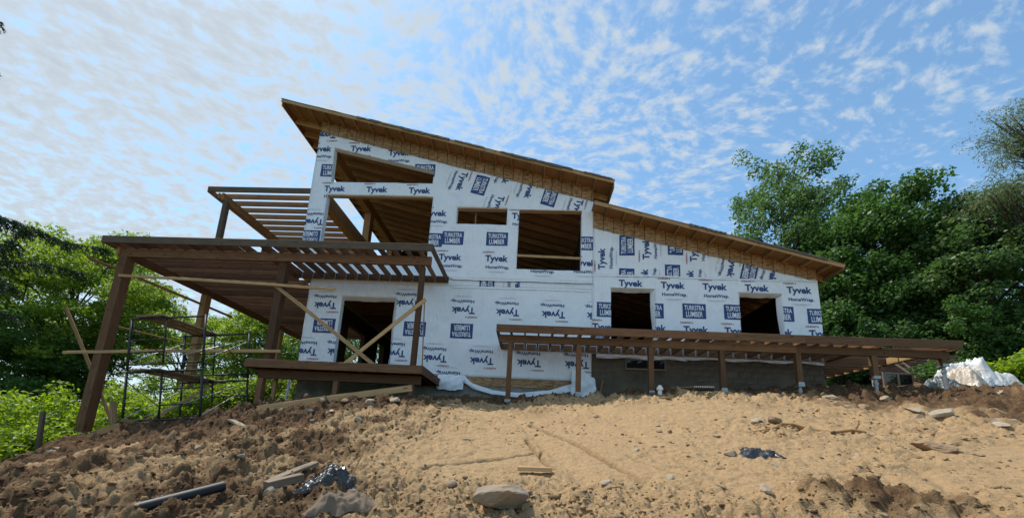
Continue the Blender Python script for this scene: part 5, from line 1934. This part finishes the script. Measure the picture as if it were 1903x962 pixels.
crumple('plastic_bag', -2.12, 4.06, .27, .17, .13, 'black_plastic', 3, 'shiny crumpled black plastic bag beside two weathered boards', 'plastic bag', .42, 80, .15, 9, lift=.05)
crumple('muddy_cloth', -1.78, 3.68, .28, .17, .13, 'brown_cloth', 9, 'muddy brown cloth lying in front of the black plastic bag', 'cloth', .5, 50, .3, 4)
crumple('plastic_scrap', 3.34, 5.58, .25, .17, .085, 'black_plastic', 21, 'flat scrap of torn black plastic on the sandy ground', 'plastic scrap', .7, 64, -.35, 9)
loose_board('weathered_board', (-2.76, 3.98, gz(-2.76, 3.98) + .06), (-2.58, 4.30, gz(-2.58, 4.30) + .09), .12, .09, 'plank', 'short thick weathered board beside the black plastic bag')
loose_board('weathered_board', (-2.85, 4.10, gz(-2.85, 4.10) + .05), (-2.62, 4.62, gz(-2.62, 4.62) + .10), .13, .035, 'plank', 'thin weathered board resting behind the short thick one')
loose_board('stick', (-2.10, 4.50, gz(-2.1, 4.5) - .03), (-1.99, 4.55, gz(-2.0, 4.5) + .33), .022, .022, 'fresh', 'thin upright stick behind the black plastic bag', 'stick')
loose_board('wood_offcut', (-.10, 4.86, gz(0, 4.86) + .055), (.33, 4.80, gz(.33, 4.8) + .06), .09, .055, 'fresh', 'pale lumber offcut lying alone beyond the big broken boulder', 'offcut')
loose_board('pale_board', (2.75, 9.75, gz(2.75, 9.75) + .06), (3.55, 9.35, gz(3.55, 9.35) + .08), .14, .04, 'fresh', 'pale board lying beside the white pipe cap')
loose_board('pale_board', (3.98, 11.1, gz(3.98, 11.1) + .08), (5.35, 11.2, gz(5.35, 11.2) + .10), .09, .04, 'aged', 'tan board lying on the soil under the long deck')
loose_board('pale_board', (7.2, 11.0, gz(7.2, 11.0) + .07), (9.2, 11.2, gz(9.2, 11.2) + .07), .09, .04, 'aged', 'long thin board lying behind the steel jack posts')
loose_board('pale_board', (-.35, 10.9, gz(-.35, 10.9) + .05), (.75, 10.95, gz(.75, 10.95) + .05), .12, .04, 'aged', 'flat board lying between the first two deck posts')
loose_board('dark_board', (-2.9, 11.0, gz(-2.9, 11) + .10), (-1.3, 11.25, gz(-1.3, 11.25) + .12), .05, .16, 'treated', 'dark wet plank lying against the foundation beside the porch deck')
loose_board('leaning_stick', (2.22, 11.8, gz(2.2, 11.8)), (2.42, 12.1, gz(2.3, 12) + .75), .035, .06, 'aged', 'thin stick leaning on the foundation beside the loose wrap', 'stick')
loose_board('wood_block', (-3.0, 9.95, gz(-3.0, 9.95) + .06), (-2.72, 9.95, gz(-2.72, 9.95) + .06), .1, .15, 'aged', 'short stubby lumber block beside the porch deck post', 'block')
for k, (a, b, lb) in enumerate((((-10.85, 8.95, .10), (-10.3, 9.05, .12), 'cut timber block under the near scaffold leg'), ((-10.35, 9.05, .26), (-10.05, 9.3, .05), 'slanted wood wedge beside the cut timber block'),
                                ((-11.1, 9.4, .66), (-10.65, 9.2, .05), 'pointed wood stake leaning at the near scaffold leg'))):
    loose_board('timber_block', (a[0], a[1], gz(a[0], a[1]) + a[2]), (b[0], b[1], gz(b[0], b[1]) + b[2]), .12, .16 if k == 0 else .08, 'aged', lb, 'block')
for k in range(8):
    rs = random.Random(900 + k)
    x, y = (rs.uniform(-7, -3), rs.uniform(5.5, 8.3)) if k < 4 else (rs.uniform(2, 8), rs.uniform(4.5, 8.8))
    a = rs.uniform(-.6, .6); L = rs.uniform(.25, .7)
    x2, y2 = x + L * math.cos(a), y + L * math.sin(a)
    loose_board('twig', (x, y, gz(x, y) + .02), (x2, y2, gz(x2, y2) + .03), .014, .012, 'aged', 'thin dry twig lying on the rough slope below the porch' if k < 4 else 'thin dry twig lying on the sandy ground', 'twig', group='twigs on the rough slope' if k < 4 else 'twigs on the sandy ground')
# torn out root
rp = [(4.45, 6.72), (4.75, 6.86), (5.0, 6.78), (5.22, 6.62), (5.45, 6.48), (5.62, 6.42)]
root = empty('tree_root', (4.45, 6.72, gz(4.45, 6.72)), 'torn pale tree root lying along the clod ridge', 'root')
tube('root_stem', [(x, y, gz(x, y) + .05 + .05 * math.sin(i * 1.9)) for i, (x, y) in enumerate(rp)], [.02, .035, .04, .034, .028, .015], 'aged', root, 8)
tube('root_branch', [(5.45, 6.48, gz(5.45, 6.48) + .04), (5.6, 6.55, gz(5.6, 6.55) + .12), (5.66, 6.6, gz(5.66, 6.6) + .22)], [.025, .02, .01], 'aged', root, 6)
tube('root_branch', [(4.5, 6.74, gz(4.5, 6.74) + .03), (4.2, 6.66, gz(4.2, 6.66) + .03), (3.9, 6.7, gz(3.9, 6.7) + .03)], [.02, .016, .008], 'aged', root, 6)
# white capped clean-out, corrugated end
j = Join()
for (z0, z1, r) in ((-.2, .12, .055), (.12, .17, .085), (.17, .21, .07), (.21, .25, .045)):
    vs, fs = tube_data([Vector((0, 0, z0)), Vector((0, 0, z1))], [r, r], 16)
    j.add(vs, fs)
tag(mesh_obj('pipe_cap', pydata('pipe_cap', j.v, j.f, M['white_pvc']), None, Matrix.Translation((3.5, 9.95, gz(3.5, 9.95)))), 'white plastic pipe clean-out cap standing near a deck post', 'pipe cap')
j = Join()
pts, rad = [], []
for i in range(22):
    pts.append(Vector((i * .022, 0, 0))); rad.append(.068 if i % 2 else .054)
vs, fs = tube_data(pts, rad, 12)
j.add(vs, fs)
tag(mesh_obj('corrugated_pipe', pydata('corrugated_pipe', j.v, j.f, M['black_pipe']), None, Matrix.Translation((4.2, 9.5, gz(4.4, 9.5) + .06)) @ Matrix.Rotation(-.15, 4, 'Z')), 'short black corrugated pipe end lying before the long deck', 'pipe')

# plastic covered heap at the right
heap = empty('tarp_heap', (15.4, 12.8, 2.7), 'large heap under crumpled white and tan plastic sheets', 'covered heap')


def sheet_part(name, *a, **k):
    o = crumple(name, *a, **k)
    for key in ('label', 'category'):
        if key in o:
            del o[key]
    mw = WM[o.name]
    o.parent = heap
    o.matrix_basis = WM[heap.name].inverted() @ mw
    return o


sheet_part('white_sheet', 15.05, 13.15, .78, .62, 1.22, 'white_film', 31, None, None, amp=.42, n=90, ridge=2.9, fine=.09)
sheet_part('tan_sheet', 14.6, 12.75, .52, .48, .8, 'tan_film', 33, None, None, amp=.45, n=90, ridge=3.0, fine=.09)
sheet_part('white_sheet', 15.3, 12.65, .55, .42, .6, 'white_film', 35, None, None, amp=.45, n=80, ridge=3.0, fine=.09)
sheet_part('dark_sheet', 13.75, 12.7, .50, .4, .36, 'dark_tarp', 37, None, None, amp=.5, n=60, ridge=5)


def brick_mat():
    m, nt, b, _ = new_mat('old_brick')
    tc = node(nt, 'ShaderNodeTexCoord')
    n = node(nt, 'ShaderNodeTexNoise', {'Vector': tc.outputs['Object'], 'Scale': 4.0, 'Detail': 6.0})
    oi = node(nt, 'ShaderNodeObjectInfo')
    c = ramp(nt, n.outputs['Fac'], [(0.3, (.10, .05, .035)), (0.7, (.22, .11, .075))])
    t = node(nt, 'ShaderNodeMapRange', {'Value': oi.outputs['Random'], 'To Min': .6, 'To Max': 1.25})
    c = mixc(nt, 1.0, c, node(nt, 'ShaderNodeCombineColor', {0: t.outputs[0], 1: t.outputs[0], 2: t.outputs[0]}).outputs[0], 'MULTIPLY')
    nt.links.new(c, b.inputs['Base Color'])
    b.inputs['Roughness'].default_value = .95
    return m


M['brick'] = brick_mat()
bwall = empty('brick_wall', (15.9, 15.6, 3.0), 'low old brick wall behind the far end of the long deck', 'wall')
j = Join()
j.box(14.3, 17.6, 15.62, 15.8, 2.4, 4.55)
j.obj('mortar_core', M['grey_concrete'], bwall)
bm = board_mesh(.30, .1, .085, 'brick')
r = 0
z = 3.0
while z < 4.6:
    x = 14.3 + (.155 if r % 2 else 0)
    while x < 17.5:
        mesh_obj('brick', bm, bwall, Matrix.Translation((x + .15, 15.61 - .012 * RND.random(), z)))
        x += .31
    z += .097; r += 1
# window sash and ladder leaning by the wall, lumber beside
ws = empty('window_sash', (14.2, 14.6, 3.1), 'old grey window sash leaning beside the brick wall', 'window')
wz = gz(14.2, 14.6)
j = Join()
for a in ((13.65, 13.72, 0, .62), (14.72, 14.79, 0, .62), (14.17, 14.25, .072, .548)):
    j.box(a[0], a[1], 14.58, 14.63, wz + a[2], wz + a[3])
j.box(13.722, 14.718, 14.58, 14.63, wz, wz + .07)
j.box(13.722, 14.718, 14.58, 14.63, wz + .55, wz + .62)
j.obj('frame', M['plank'], ws, (14.2, 14.6, wz))
for a, b in ((13.722, 14.168), (14.252, 14.718)):
    box('pane', a, b, 14.60, 14.606, wz + .072, wz + .548, 'glass', ws)
lad = empty('ladder', (15.1, 14.6, gz(15.1, 14.6)), 'pale ladder leaning against the brick wall', 'ladder')
lz = gz(15.1, 14.6)
for dx in (0, .36):
    board('rail', (15.25 + dx, 14.5, lz), (14.85 + dx, 15.45, lz + 1.25), .03, .07, 'plank', lad)
for q in range(5):
    t = .12 + q * .19
    pa = Vector((15.25, 14.5, lz)).lerp(Vector((14.85, 15.45, lz + 1.25)), t)
    tube('rung', [pa, pa + Vector((.36, 0, 0))], .014, 'plank', lad, 6)
loose_board('lumber_piece', (13.2, 13.7, gz(13.2, 13.7) + .07), (14.5, 13.8, gz(14.5, 13.8) + .07), .16, .1, 'fresh', 'pale thick lumber piece lying before the window sash')
loose_board('lumber_piece', (10.4, 13.3, gz(10.4, 13.3) + .08), (11.8, 13.9, gz(11.8, 13.9) + .10), .12, .05, 'fresh', 'pale board lying in the dark under the deck end')
